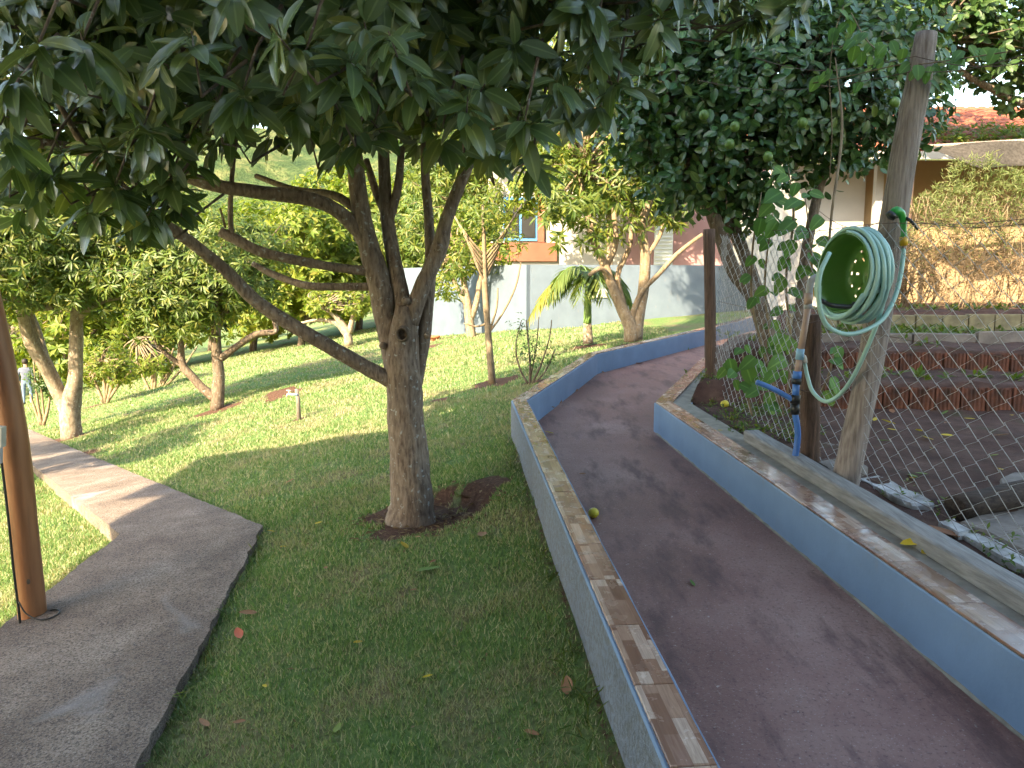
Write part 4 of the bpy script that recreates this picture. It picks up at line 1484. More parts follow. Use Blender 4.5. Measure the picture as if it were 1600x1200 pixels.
gen_tree('back_tree', 'tall sunlit tree rising behind the lime tree', [[(1000, 420, 30, 7), (1005, 250, 30, 6), (1000, 80, 30, 4)]],
         'bark_brown', [(1000, 150, 30, 2.8, 2.2), (1110, 120, 31, 2.8, 2.2), (880, 160, 31, 2.6, 2.0), (1050, 30, 30, 3, 2), (930, 40, 30, 3, 2)], 'leaf_yellow', T_SMALL, 700, (7, 11), .2, .35, sides=7, shell=.35)


# ---- palm
def palm():
    d = 14.9
    base = P(918, 535, d)
    root = empty('palm', base, 'small feathery palm with green crownshaft in front of the blue wall', 'palm')
    px_limb(t := MB(), [(919, 537, d, 8.5), (918, 520, d, 7.5), (918, 505, d, 6.5)], 12, 3)
    t.build('trunk', M['bark_pale'], root)
    px_limb(t := MB(), [(918, 506, d, 6.5), (918, 480, d, 6), (919, 450, d, 4.8), (920, 430, d, 3.5)], 12, 3)
    t.build('crownshaft', M['palmgreen'], root)
    top = np.array(P(920, 432, d))
    for k, (dx, dy, dz, L, yl) in enumerate(((-.95, -.25, .55, 1.35, 1), (-.8, -.4, .95, 1.35, 0), (.25, -.8, .7, 1.0, 0), (.75, .1, .8, 1.2, 0), (-.3, .7, 1.0, 1.3, 0), (-.15, -.5, .35, .9, 0), (.8, -.5, .45, 1.1, 0), (-.6, .5, .7, 1.2, 0))):
        dr = np.array((dx, dy, dz)); dr /= np.linalg.norm(dr)
        pts = []
        n = 22
        for i in range(n):
            u = i / (n - 1)
            pts.append(top + dr * L * u + np.array((0, 0, -1.05 * L * u ** 2.1)))
        mb = MB(); mb.tube(pts, [.014 * (1 - .8 * i / n) for i in range(n)], 5)
        fr = mb.build('frond', M['palmgreen'], root)
        T = []; D = []; S = []; Nn = []
        for i in range(2, n):
            for q in range(2):
                f = (i - q * .5)
                i0 = int(f); p = pts[i0] + (pts[min(i0 + 1, n - 1)] - pts[i0]) * (f - i0)
                tg = unit(pts[min(i0 + 1, n - 1)] - pts[max(i0 - 1, 0)])
                sd = unit(np.cross(tg, (0, 0, 1)))
                for s in (-1, 1):
                    T.append(p); D.append(sd * s * .8 + tg * .75 + np.array((0, 0, -.15 - rng.random() * .45)))
                    Nn.append(np.array((0, 0, 1.)) + rng.normal(0, .2, 3))
                    u = i / n
                    S.append(.48 * math.sin(math.pi * (.12 + .8 * u)) + .08)
        T = np.array(T); D = np.array(D); S = np.array(S)
        ms = np.array([r_ for r_ in range(len(T))])
        tplp = leaf_template(1, .075, 3, .3, .25, .9)
        if yl:
            tipm = T[:, 2] < np.median(T[:, 2])
            leaf_batch('yellow_leaflets', T[tipm], frames(D[tipm], np.array(Nn)[tipm]), S[tipm], tplp, M['leaf_palm_yellow'], fr, None)
            T, D, S, Nn = T[~tipm], D[~tipm], S[~tipm], np.array(Nn)[~tipm]
        leaf_batch('leaflets', T, frames(D, np.array(Nn)), S, tplp, M['leaf_palm'], fr, None)


palm()


# ---- sunlit hedge on the right: green on top, dead and brown below
def hedge():
    root = empty('hedge', (9.3, 14.9, 1.45), 'wild sunlit hedge with green top and dry brown underside', 'hedge')
    n = 5200
    x = rng.uniform(7.15, 12.6, n); v = rng.random(n)
    top = 3.85 + .25 * np.sin(x * 2.3) + .16 * np.sin(x * 6) + .08 * np.sin(x * 15) - .75 * np.clip((8.0 - x) / .9, 0, 1)
    z = 1.4 + (top - 1.4) * v ** .85
    lump = .3 * np.sin(x * 2.7 + 1) * np.sin(z * 3.1 + x) + .16 * np.sin(x * 7.1 + z * 5) 
    bulge = lump + .55 * np.sin(np.pi * np.clip((z - 1.2) / (top - 1.0), 0, 1)) ** .6
    y = 14.75 - bulge * rng.uniform(.5, 1.1, n) + rng.uniform(0, .5, n) * (rng.random(n) < .35)
    p = np.stack([x, y, z], 1)
    A = np.stack([rng.normal(0, .8, n), -.5 + rng.normal(0, .5, n), .6 + rng.normal(0, .7, n)], 1)
    T, Rm, S = whorls(p, A, (4, 6), .07, .15, (12, 70), .12, .01)
    tl = leaf_template(1, .14, 2, .3, .1, .9)
    frac = (T[:, 2] - 1.4) / 2.5 + rng.normal(0, .17, len(T))
    gm = frac > .55
    leaf_batch('green_growth', T[gm], Rm[gm], S[gm], tl, M['leaf_hedge'], root)
    leaf_batch('dry_growth', T[~gm], Rm[~gm], S[~gm], tl, M['leaf_dry'], root)
    t = MB()
    for k in range(70):
        xx = 7.3 + 5.2 * k / 70
        t.tube([(xx, 14.7, 1.2), (xx + random.uniform(-.3, .3), 14.5, 2.1), (xx + random.uniform(-.5, .5), 14.4 + random.uniform(-.3, .3), 3.4)], [.014, .010, .004], 4, 3)
    t.build('stems', M['twig'], root, kind='stuff')


hedge()


def roof_vine():
    root = empty('roof_vine', (10.8, 16.5, 4.7), 'yellow-green creeper growing along the clay roof edge', 'creeper')
    n = 260
    x = rng.uniform(9.2, 13.5, n); s = rng.random(n) ** 1.7 * 1.5
    p = np.stack([x, 16.6 + s * .92, 4.75 + s * .40 + rng.uniform(0, .12, n)], 1)
    T, Rm, S = whorls(p, np.tile(np.array((0, -.4, 1.)), (n, 1)), (4, 7), .10, .19, (30, 100), .2, .02)
    leaf_batch('crown', T, Rm, S, T_SMALL, M['leaf_yellow'], root)
    t = MB()
    for k in range(9):
        xx = 9.3 + k * .5
        t.tube([(xx, 16.6, 4.75), (xx + .3, 17.0, 5.0), (xx + .4, 17.7, 5.3)], .012, 4, 3)
    t.build('stem', M['twig'], root)


roof_vine()

# ================================================================== FENCE, POSTS, HOSE
def wood_post(name, label, pts, m, sides=14, rough=.06):
    t = MB()
    W = [P(a, b, d) for a, b, d, r in pts]
    t.tube(W, [r * d / F for a, b, d, r in pts], sides, 5, True, rough)
    o = t.build(name, m)
    tag(o, label, 'post')
    return o


wood_post('fence_post', 'tall leaning grey weathered post carrying the hose basin', [(1312, 790, 5.0, 22), (1325, 730, 5.0, 20.5), (1345, 640, 5.0, 19.5), (1368, 520, 5.0, 19.5), (1387, 400, 5.0, 20), (1410, 260, 5.0, 19), (1432, 140, 5.0, 18), (1448, 52, 5.0, 15)], M['postgrey'])
wood_post('fence_post', 'short brown post tied to the upright water pipe', [(1266, 760, 5.5, 16), (1266, 700, 5.5, 15), (1267, 600, 5.5, 15), (1268, 492, 5.5, 14.5)], M['postbrown'])
wood_post('fence_post', 'dark rough post at the ramp bend, left end of the wire fence', [(1114, 650, 8.15, 13), (1112, 610, 8.15, 10), (1110, 540, 8.15, 9), (1109, 440, 8.15, 8.5), (1108, 358, 8.15, 9)], M['postbrown'])


def fence():
    # plan line of the fence: from the viewer's end past the posts to the ramp bend and on up the ramp
    ln = [(2.56, 1.6), (2.50, 3.5), (2.33, 4.95), (2.24, 5.6), (2.17, 8.1), (3.45, 10.9), (5.6, 14.0), (6.8, 15.9)]
    root = empty('chain_link_fence', (2.3, 5.0, .5), 'chain-link wire fence running beside the ramp in front of the garden bed', 'fence')
    pts = [np.array(p) for p in ln]
    seg = [np.hypot(*(b - a)) for a, b in zip(pts[:-1], pts[1:])]
    tot = sum(seg)
    half = .080
    hz = .060

    def at(s):
        s = min(max(s, 0), tot - 1e-6)
        for a, b, L in zip(pts[:-1], pts[1:], seg):
            if s <= L:
                return a + (b - a) * s / L, (b - a) / L
            s -= L
        return pts[-1], (pts[-1] - pts[-2]) / seg[-1]
    H = 1.72
    nz = int(H / hz)
    mesh = {}
    for ph in (0, 1):
        for var in range(3):
            q = []
            for k in range(nz + 1):
                x = (half if (k + ph) % 2 else 0)
                q.append((x + random.uniform(-.004, .004), (.004 if (k + ph) % 2 else -.004), k * hz + (.017 if (k + ph) % 2 else 0) + random.uniform(-.004, .004)))
            t = MB(); t.tube(q, .0027, 3, 0, False)
            me = bpy.data.meshes.new('wire'); me.from_pydata(t.v, [], t.f); me.materials.append(M['wire'])
            me.polygons.foreach_set('use_smooth', [True] * len(t.f))
            mesh[(ph, var)] = me
    n = int(tot / half)
    for i in range(n):
        p, d = at(i * half)
        z = float(zr(p[1])) + WALL_H + .02
        o = bpy.data.objects.new('wire', mesh[(i % 2, random.randrange(3))])
        o.parent = root
        o.location = Vector((p[0], p[1], z)) - Vector(root.location)
        bow = .035 * math.sin(i * .11)
        o.rotation_euler = (bow, .02 * math.sin(i * .23), math.atan2(d[1], d[0]))
        COL.objects.link(o)
    # straining wires
    for h, sag in ((1.70, .03), (1.0, .0), (.06, 0)):
        q = []
        for k in range(60):
            p, d = at(tot * k / 59)
            q.append((p[0] + .006, p[1], float(zr(p[1])) + WALL_H + .02 + h - sag * math.sin(k * .5) ** 2))
        MB().tube(q, .0022, 4).build('strain_wire', M['rust'], root)


fence()


def top_wires():
    root = empty('barbed_wire', P(1410, 90, 5.0), 'thin slack wires strung from the leaning post above the fence', 'wire')
    for k, (a, b, c) in enumerate((((1180, 90, 7.5), (1430, 88, 4.95), (1640, 92, 4.2)), ((1090, 125, 7.5), (1425, 112, 4.95), (1640, 70, 4.3)), ((1280, 330, 6.2), (1395, 338, 4.95), (1640, 345, 4.0)))):
        A, B, C = P(*a), P(*b), P(*c)
        q = []
        for i in range(13):
            u = i / 12; q.append(A.lerp(B, u) - Vector((0, 0, .10 * math.sin(math.pi * u))))
        for i in range(1, 13):
            u = i / 12; q.append(B.lerp(C, u) - Vector((0, 0, .05 * math.sin(math.pi * u))))
        MB().tube(q, .0024, 4).build('wire', M['rust'], root)


top_wires()


# ---- hose basin
def hose_set():
    ctr = P(1340, 428, 4.78)
    ax = Vector((-.97, -.22, .05)).normalized()          # the bowl opens to this side
    side = ax.cross(Vector((0, 0, 1))).normalized()
    upv = side.cross(ax).normalized()
    t = MB()
    # rim, wall, stepped floor with a ring of holes
    prof = [(.242, .115), (.250, .11), (.242, .10), (.232, .06), (.226, .0), (.218, -.06), (.208, -.085), (.19, -.095)]
    rin = [(.175, -.098), (.145, -.10), (.115, -.102), (.085, -.10), (.02, -.10)]
    N = 56
    allp = prof + rin
    base = len(t.v)
    for r, a in allp:
        for k in range(N):
            an = 2 * math.pi * k / N
            p = ctr + ax * a + side * (r * math.cos(an)) + upv * (r * math.sin(an))
            t.v.append(tuple(p))
    for i in range(len(allp) - 1):
        for k in range(N):
            if i == 7 and k % 4 < 1 or i == 9 and k % 7 < 1:
                continue
            k2 = (k + 1) % N
            t.f.append((base + i * N + k, base + i * N + k2, base + (i + 1) * N + k2, base + (i + 1) * N + k)); t.mi.append(0)
    o = t.build('basin', M['basin'])
    md = o.modifiers.new('thick', 'SOLIDIFY'); md.thickness = .005
    tag(o, 'green plastic basin with drain holes fixed to the leaning post', 'basin')
    # hose
    r = .0142
    q = []
    turns = 9
    nn = 30
    for k in range(turns * nn + 1):
        an = 2 * math.pi * k / nn + math.pi * .5
        tn = k / nn
        a = .095 - .155 * ((tn * 2.7) % turns) / turns * (1 if tn < 6 else .8) + .008 * math.sin(an * .5 + tn)
        layer = 0.0 if tn < 5 else .022
        rr = .250 + layer + .006 * math.sin(an * 2 + tn * 1.7)
        s = math.sin(an)
        sag = max(0, -s) ** 1.5 * (.008 + .022 * abs(math.sin(tn * 1.3)))
        p = ctr + ax * a + side * (rr * math.cos(an)) + upv * (rr * s) - Vector((0, 0, sag)) + ax * (.05 * max(0, -s) * math.sin(tn * 2.1))
        q.append(p)
    root = empty('garden_hose', ctr, 'pale green garden hose wound round the green basin', 'hose')
    t = MB(); t.tube(q, r, 7)
    t.build('coil', M['hose'], root)
    loop = [(1296, 395, 4.55), (1281, 430, 4.5), (1280, 475, 4.5), (1292, 508, 4.52), (1320, 522, 4.55), (1352, 516, 4.6), (1380, 498, 4.68), (1398, 465, 4.75), (1407, 430, 4.8), (1411, 400, 4.83), (1412, 384, 4.84)]
    t = MB(); t.tube([P(*p) for p in loop], r, 7, 5); t.build('loose_loop', M['hose'], root)
    tail = [(1384, 455, 4.7), (1372, 500, 4.72), (1352, 550, 4.8), (1330, 594, 4.95), (1308, 620, 5.1), (1288, 627, 5.2), (1270, 612, 5.3), (1262, 590, 5.35), (1257, 566, 5.38)]
    t = MB(); t.tube([P(*p) for p in tail], r, 7, 5); t.build('feed_tail', M['hose'], root)
    t = MB(); t.tube([P(1284, 470, 4.55), P(1300, 477, 4.6), P(1328, 479, 4.6), P(1335, 474, 4.62)], .014, 8, 4); t.build('hose_end', M['black'], root)
    # spray gun
    gun = MB()
    gun.tube([P(1394, 335, 4.82), P(1400, 330, 4.82), P(1408, 334, 4.83), P(1411, 345, 4.84), P(1412, 360, 4.84), P(1412, 371, 4.84)], [.022, .030, .025, .020, .018, .021], 10, 4)
    g_ = gun.build('spray_gun', M['nozgreen'], root)
    MB().tube([P(1390, 339, 4.82), P(1395, 334, 4.82)], [.032, .031], 12).build('spray_head', M['black'], g_)
    MB().tube([P(1412, 370, 4.84), P(1412, 384, 4.84)], [.026, .024], 12).build('collar', M['yellow'], g_)
    MB().tube([P(1412, 383, 4.84), P(1412, 390, 4.84)], [.018, .016], 10).build('connector', M['pvc'], g_)
    MB().tube([P(1416, 341, 4.83), P(1424, 346, 4.80), P(1434, 359, 4.80)], [.012, .010, .006], 7, 3).build('trigger', M['black'], g_)


hose_set()


def water_pipe():
    d = 5.36
    root = empty('water_pipe', P(1242, 715, d), 'upright water pipe of tan and blue sections with yellow valve', 'pipe')

    def seg(name, pts, r, m, sides=10, sm=0):
        MB().tube([P(a, b, d) for a, b in pts], r * d / F, sides, sm).build(name, m, root)
    seg('riser', [(1263, 474), (1256, 520), (1251, 548)], 5.2, M['pvc'])
    seg('socket', [(1263, 482), (1262.5, 475)], 6.6, M['pvcgrey'])
    seg('elbow', [(1264, 462), (1266, 444), (1270, 436), (1278, 433)], 5.5, M['pvcgrey'], 10, 3)
    seg('valve_body', [(1262, 476), (1264, 458)], 6.5, M['pvc'])
    seg('valve_handle', [(1266, 470), (1270, 460), (1273, 449)], 2.6, M['yellow'], 7)
    seg('joint', [(1251, 545), (1249, 562)], 6.3, M['pipelight'])
    seg('branch', [(1250, 556), (1256, 558), (1258, 567)], 4, M['tapmetal'], 8, 3)
    seg('lower_riser', [(1249, 560), (1246, 582)], 5, M['pvc'])
    seg('coupling', [(1246, 580), (1245, 592)], 7, M['pipeblue'])
    seg('coupling', [(1245, 591), (1244, 600)], 7.6, M['black'])
    seg('blue_section', [(1244, 598), (1243, 622)], 5.5, M['pipeblue'])
    seg('coupling', [(1243, 617), (1242, 630)], 8, M['black'])
    seg('coupling', [(1242, 631), (1242, 647)], 7, M['black'])
    seg('lower_pipe', [(1242, 645), (1246, 668), (1246, 690), (1241, 722)], 5, M['pipeblue'], 10, 4)
    seg('side_pipe', [(1241, 626), (1220, 614), (1200, 604), (1182, 597)], 4.2, M['pipeblue'], 9, 3)
    seg('tie_wire', [(1246, 500), (1262, 505), (1284, 500)], .8, M['rust'], 4, 3)
    seg('tie_wire', [(1240, 605), (1262, 612), (1284, 606)], .8, M['rust'], 4, 3)


water_pipe()


# ---- broad-leaved climber on the fence
def climber():
    root = empty('climber', (2.45, 6.9, .55), 'broad-leaved green climber growing up through the wire fence', 'climber')
    spots = [(1232, 275, 6.6, .13), (1222, 300, 6.6, .20), (1250, 312, 6.5, .18), (1208, 318, 6.7, .17), (1242, 345, 6.5, .20), (1215, 345, 6.6, .18), (1190, 340, 6.8, .17), (1262, 360, 6.5, .2), (1240, 375, 6.5, .17), (1275, 375, 6.4, .18), (1205, 375, 6.8, .15),
             (1262, 395, 6.4, .19), (1230, 400, 6.6, .15), (1280, 405, 6.4, .16), (1252, 418, 6.4, .19), (1225, 432, 6.6, .17), (1180, 400, 6.9, .13), (1236, 455, 6.5, .17), (1200, 450, 6.8, .15), (1180, 465, 6.9, .13), (1222, 482, 6.6, .13),
             (1208, 500, 6.7, .12), (1212, 520, 6.6, .18), (1235, 525, 6.5, .2), (1200, 545, 6.7, .14), (1228, 560, 6.4, .2), (1215, 580, 6.5, .17), (1300, 560, 6.0, .14), (1298, 590, 6.0, .16), (1308, 540, 6.0, .13), (1290, 610, 6.0, .14),
             (1160, 545, 7.0, .13), (1140, 560, 7.0, .17), (1165, 570, 6.9, .20), (1180, 558, 6.9, .18), (1148, 580, 6.9, .15), (1172, 592, 6.9, .19), (1190, 575, 6.9, .16), (1135, 575, 7, .13), (1185, 608, 6.8, .15), (1155, 600, 6.9, .15), (1195, 630, 6.7, .17), (1205, 612, 6.7, .16),
             (1210, 260, 6.7, .12), (1246, 285, 6.5, .13), (1285, 340, 6.4, .15), (1290, 440, 6.3, .12), (1172, 430, 6.9, .12), (1265, 300, 6.5, .13)]
    T = []; D = []; S = []; Nn = []
    for a, b, d, s in spots:
        for q in range(2):
            p = np.array(P(a + random.uniform(-9, 9) * q, b + random.uniform(-8, 8) * q, d + .12 * q))
            T.append(p)
            an = random.uniform(0, 6.28)
            D.append(np.array((math.cos(an) * .8, -.35, -.55 + .5 * math.sin(an))))
            Nn.append(np.array((random.uniform(-.5, .5), -1.0, .75)))
            S.append(s * (1 if not q else .75))
    T = np.array(T); D = np.array(D); S = np.array(S)
    single_leaves(T, frames(D, np.array(Nn)), S, T_OVATE, M['leaf_creeper'], root, 200)
    t = MB()
    for a in ([(1228, 640, 6.6), (1236, 540, 6.55), (1228, 440, 6.6), (1240, 340, 6.55), (1232, 262, 6.6)], [(1215, 640, 6.7), (1205, 540, 6.75), (1195, 440, 6.85), (1208, 330, 6.7)], [(1245, 660, 6.5), (1262, 520, 6.4), (1268, 400, 6.4), (1258, 310, 6.5)],
              [(1175, 650, 6.9), (1165, 600, 6.95), (1160, 545, 7.0)], [(1225, 650, 6.6), (1180, 500, 6.9), (1175, 400, 6.9), (1190, 300, 6.9)], [(1250, 660, 6.5), (1290, 600, 6.0), (1305, 540, 6.0)], [(1235, 650, 6.6), (1285, 460, 6.3), (1300, 330, 6.4), (1316, 200, 6.6), (1305, 90, 6.7)]):
        t.tube([P(*p) for p in a], [.011] * (len(a) - 1) + [.004], 5, 5)
    t.build('stem', M['twig'], root)


climber()


def post_vine():
    root = empty('vine', P(1430, 110, 5.0), 'thin vine with pale pointed leaves hanging on the wires at the post top', 'vine')
    T = []; D = []; S = []; Nn = []
    for a, b, d in ((1318, 18, 5.6), (1330, 28, 5.6), (1308, 45, 5.6), (1352, 50, 5.5), (1362, 60, 5.5), (1342, 70, 5.5), (1372, 66, 5.4), (1390, 65, 5.3), (1352, 80, 5.5), (1420, 80, 5.1), (1440, 108, 4.9), (1460, 100, 4.9), (1470, 130, 4.9), (1480, 85, 4.9), (1340, 122, 5.4), (1500, 85, 4.8), (1532, 82, 4.7), (1560, 80, 4.6), (1450, 118, 4.9), (1425, 100, 5.0), (1300, 110, 5.6), (1278, 118, 5.8), (1380, 90, 5.3), (1515, 70, 4.8)):
        for q in range(2):
            T.append(np.array(P(a + random.uniform(-8, 8), b + random.uniform(-8, 8), d)))
            an = random.uniform(0, 6.28)
            D.append(np.array((.7 * math.cos(an), -.2, -.7 + .4 * math.sin(an)))); Nn.append(np.array((random.uniform(-.5, .5), -.8, .8))); S.append(random.uniform(.07, .125))
    T = np.array(T)
    single_leaves(T, frames(np.array(D), np.array(Nn)), np.array(S), T_OVATE, M['leaf_creeper'], root, 80)
    t = MB()
    for a in ([(1270, 130, 5.8), (1330, 118, 5.5), (1400, 102, 5.1), (1440, 100, 4.93), (1500, 92, 4.8), (1580, 80, 4.5)], [(1318, 10, 5.6), (1302, 60, 5.6), (1296, 130, 5.6), (1300, 200, 5.6), (1296, 280, 5.6)], [(1330, 20, 5.6), (1352, 60, 5.5), (1372, 80, 5.4)]):
        t.tube([P(*p) for p in a], .004, 5, 5)
    t.build('stem', M['twig'], root)


post_vine()


# ---- things inside the fenced bed
def bed_things():
    def sz(x, y):
        return float(soil_z(x, y))
    t = MB(); t.tube([(2.62, 4.35, .52), (3.3, 4.62, .56), (4.6, 5.15, .60)], [.075, .085, .08], 12, 4, True, .08)
    tag(t.build('log', M['log']), 'dark round log lying inside the wire fence', 'log')

    def slab(name, poly, z, h, m, label, cat, group=None):
        t = MB(); c = np.mean(np.array(poly), 0)
        big = []
        for i in range(len(poly)):
            a = np.array(poly[i]); b = np.array(poly[(i + 1) % len(poly)])
            for k in range(4):
                big.append(a + (b - a) * k / 4 + rng.normal(0, .008, 2))
        rings = [[(p[0], p[1], z - .1) for p in big], [(p[0], p[1], z + h - .015) for p in big], [(c[0] + (p[0] - c[0]) * .95, c[1] + (p[1] - c[1]) * .95, z + h + random.uniform(-.004, .004)) for p in big]]
        t.quadring(rings)
        tag(t.build(name, m, None, False), label, cat, group)
    def gp(px, py, z):
        x, zz = ray(px, py); d = (z - CAMZ) / zz
        return (x * d, d)
    slab('kerb_stone', [gp(1340, 745, .5), gp(1372, 740, .5), gp(1462, 782, .5), gp(1422, 785, .5)], .455, .035, M['white'], 'white kerb stone at the foot of the leaning post', 'kerb stone')
    slab('kerb_stone', [gp(1466, 812, .48), gp(1490, 808, .48), gp(1522, 826, .48), gp(1500, 830, .48)], .435, .035, M['white'], 'small white kerb stone just below the dark log', 'kerb stone')
    slab('kerb_stone', [gp(1505, 832, .47), gp(1530, 828, .47), gp(1640, 882, .47), gp(1640, 905, .47)], .425, .035, M['white'], 'long white kerb stone beside the paving slab', 'kerb stone')
    slab('kerb_stone', [gp(1280, 728, .51), gp(1330, 716, .51), gp(1358, 735, .51), gp(1300, 745, .51)], .47, .07, M['stone'], 'rough grey stone between the short post and the leaning post', 'kerb stone')
    slab('kerb_stone', [gp(1283, 632, .53), gp(1304, 630, .53), gp(1312, 700, .53), gp(1286, 690, .53)], .46, .06, M['stone'], 'long grey edging stone behind the short post', 'kerb stone')
    slab('paving_slab', [gp(1500, 812, .48), gp(1640, 775, .48), gp(1640, 878, .48), gp(1540, 828, .48)], .44, .035, M['stone'], 'flat brown paving slab below the dark log', 'paving slab')
    slab('paving_slab', [gp(1560, 748, .5), gp(1640, 715, .5), gp(1640, 765, .5), gp(1580, 772, .5)], .46, .04, M['stone'], 'flat stone slab beyond the dark log at the picture edge', 'paving slab')


bed_things()


# ---- weeds in the bed and along its foot
def weeds(name, label, pts, n, m, l0, l1, tpl=T_SMALL, spread=.2):
    root = empty(name, pts[0], label, 'weeds')
    root['kind'] = 'stuff'
    C = []
    for i in range(n):
        p = pts[i % len(pts)]
        C.append(np.array(p) + np.array((random.gauss(0, spread), random.gauss(0, spread), random.uniform(0, .05))))
    C = np.array(C)
    T, Rm, S = whorls(C, np.tile(np.array((0, 0, 1.)), (n, 1)) + rng.normal(0, .2, (n, 3)), (4, 7), l0, l1, (20, 85), .05, .0)
    leaf_batch('leaves', T, Rm, S, tpl, m, root)


def bedp(x, y):
    return (x, y, float(soil_z(x, y)) + .01)


weeds('weeds', 'low weeds scattered on the brick terraces', [bedp(random.uniform(3.2, 8), random.choice((8.2, 8.5, 9.6, 10.6, 11.5)) - .1 * 2) for k in range(50)], 190, M['leaf_mango'], .05, .12, T_SMALL, .14)
weeds('weeds', 'patch of low weeds under the climber by the dark post', [bedp(2.1 + random.uniform(-.15, .5), random.uniform(6.3, 8.0)) for k in range(30)], 260, M['leaf_mango'], .025, .06, T_SMALL, .1)
weeds('weeds', 'weeds growing behind the timber beam at the fence foot', [bedp(2.52 + random.uniform(-.03, .12), random.uniform(3.0, 5.0)) for k in range(22)], 60, M['leaf_mango'], .02, .05, T_SMALL, .05)
weeds('weeds', 'weeds along the pale blocks below the hedge', [bedp(random.uniform(5, 11), random.choice((13.6, 12.0, 12.2))) for k in range(60)], 420, M['leaf_mango'], .06, .14, T_SMALL, .3)


# ---- pole by the path
def yard_pole():
    d = 4.85
    t = MB()
    px_limb(t, [(53, 1004, d, 22), (50, 950, d, 21), (43, 880, d, 20.5), (35, 800, d, 20.5), (22, 685, d, 20.5), (4, 580, d, 20), (-17, 483, d, 20), (-50, 330, d, 19), (-85, 150, d, 19), (-120, -60, d, 18)], 16, 5, .02)
    o = t.build('yard_pole', M['polevarn'])
    tag(o, 'round varnished brown wooden pole beside the near concrete path', 'pole')
    for a, b, dd in ((16, 718, 4.80), (44, 908, 4.79)):
        k = MB(); k.sphere(P(a, b, dd), .020, 10, 6, 1.5); k.build('knot', M['bark_brown'], o)
    c = MB()
    c.tube([P(a, b, 4.72) for a, b in ((-24, 560), (-2, 690), (7, 760), (14, 820), (20, 880), (26, 930), (30, 960), (33, 1000))], .008, 7, 4)
    c.tube([P(a, b, q) for a, b, q in ((28, 938, 4.72), (40, 958, 4.71), (60, 968, 4.70), (78, 966, 4.72), (93, 957, 4.8), (88, 952, 4.85), (72, 955, 4.9))], .005, 6, 4)
    tag(c.build('power_cable', M['black']), 'black power cable running down the wooden pole', 'cable')
    j = empty('junction_box', P(3, 690, 4.68), 'pale plastic junction box fixed to the wooden pole', 'junction box')
    MB().box(P(-1, 682, 4.70), (.055, .05, .13), 0, 0, .1).build('body', M['dirtyplastic'], j, False)
    MB().box(P(-3, 712, 4.70), (.035, .04, .10), 0, 0, .1).build('conduit', M['pvcgrey'], j, False)
    l_ = empty('garden_lamp', P(28, 1008, 4.72), 'small yellowed floodlight box at the foot of the wooden pole', 'lamp')
    MB().box(P(28, 1000, 4.68), (.075, .09, .06), .4, .2).build('body', M['dirtyplastic'], l_, False)
    MB().box(P(27, 1006, 4.62), (.05, .012, .035), .4, .2).build('lens', M['yellow'], l_, False)
    MB().tube([P(16, 1018, 4.66), P(14, 1005, 4.66), P(20, 998, 4.66)], .006, 6).build('bracket', M['pipelight'], l_)
    for k, (a, b) in enumerate(((10, 1036), (2, 1042), (22, 1022))):
        s = MB(); p = P(a, b, 4.55); s.sphere((p.x, p.y, float(lawn_z(p.x, p.y)) + .03), .035, 8, 5, .7)
        tag(s.build('stone', M['stone'], None, False), ('pale stone nearest the path below the floodlight box', 'pale stone at the left picture edge by the pole foot', 'pale stone touching the floodlight box')[k], 'stone')


yard_pole()


# ---- standpipe on the lawn
def standpipe():
    b = G(467, 656)
    root = empty('standpipe', b, 'short grey standpipe with a tap on the sunlit lawn', 'standpipe')
    MB().tube([b - Vector((0, 0, .1)), b + Vector((0, 0, .30)), b + Vector((-.02, 0, .50))], [.036, .034, .03], 10).build('post', M['stone'], root)
    MB().tube([b + Vector((.0, -.03, .41)), b + Vector((-.12, -.03, .42))], .017, 8).build('arm', M['pipelight'], root)
    tp = MB().tube([b + Vector((-.11, -.03, .42)), b + Vector((-.155, -.03, .42)), b + Vector((-.17, -.03, .38))], .017, 8).build('tap', M['tapmetal'], root)
    MB().tube([b + Vector((-.135, -.03, .43)), b + Vector((-.135, -.03, .475))], .01, 6).box(b + Vector((-.135, -.03, .48)), (.07, .02, .014)).build('tap_handle', M['tapmetal'], tp)


standpipe()

# terracotta pot by the wall
b = P(679, 541, 21.5)
t = MB()
t.quadring([[(b.x + r * math.cos(k * .524), b.y + r * math.sin(k * .524), b.z + z) for k in range(12)] for r, z in ((.10, -.05), (.11, 0), (.15, .24), (.165, .24), (.165, .30), (.14, .30), (.13, .26))])
tag(t.build('flower_pot', M['terracotta']), 'small terracotta pot on the lawn near the end of the blue wall', 'pot')


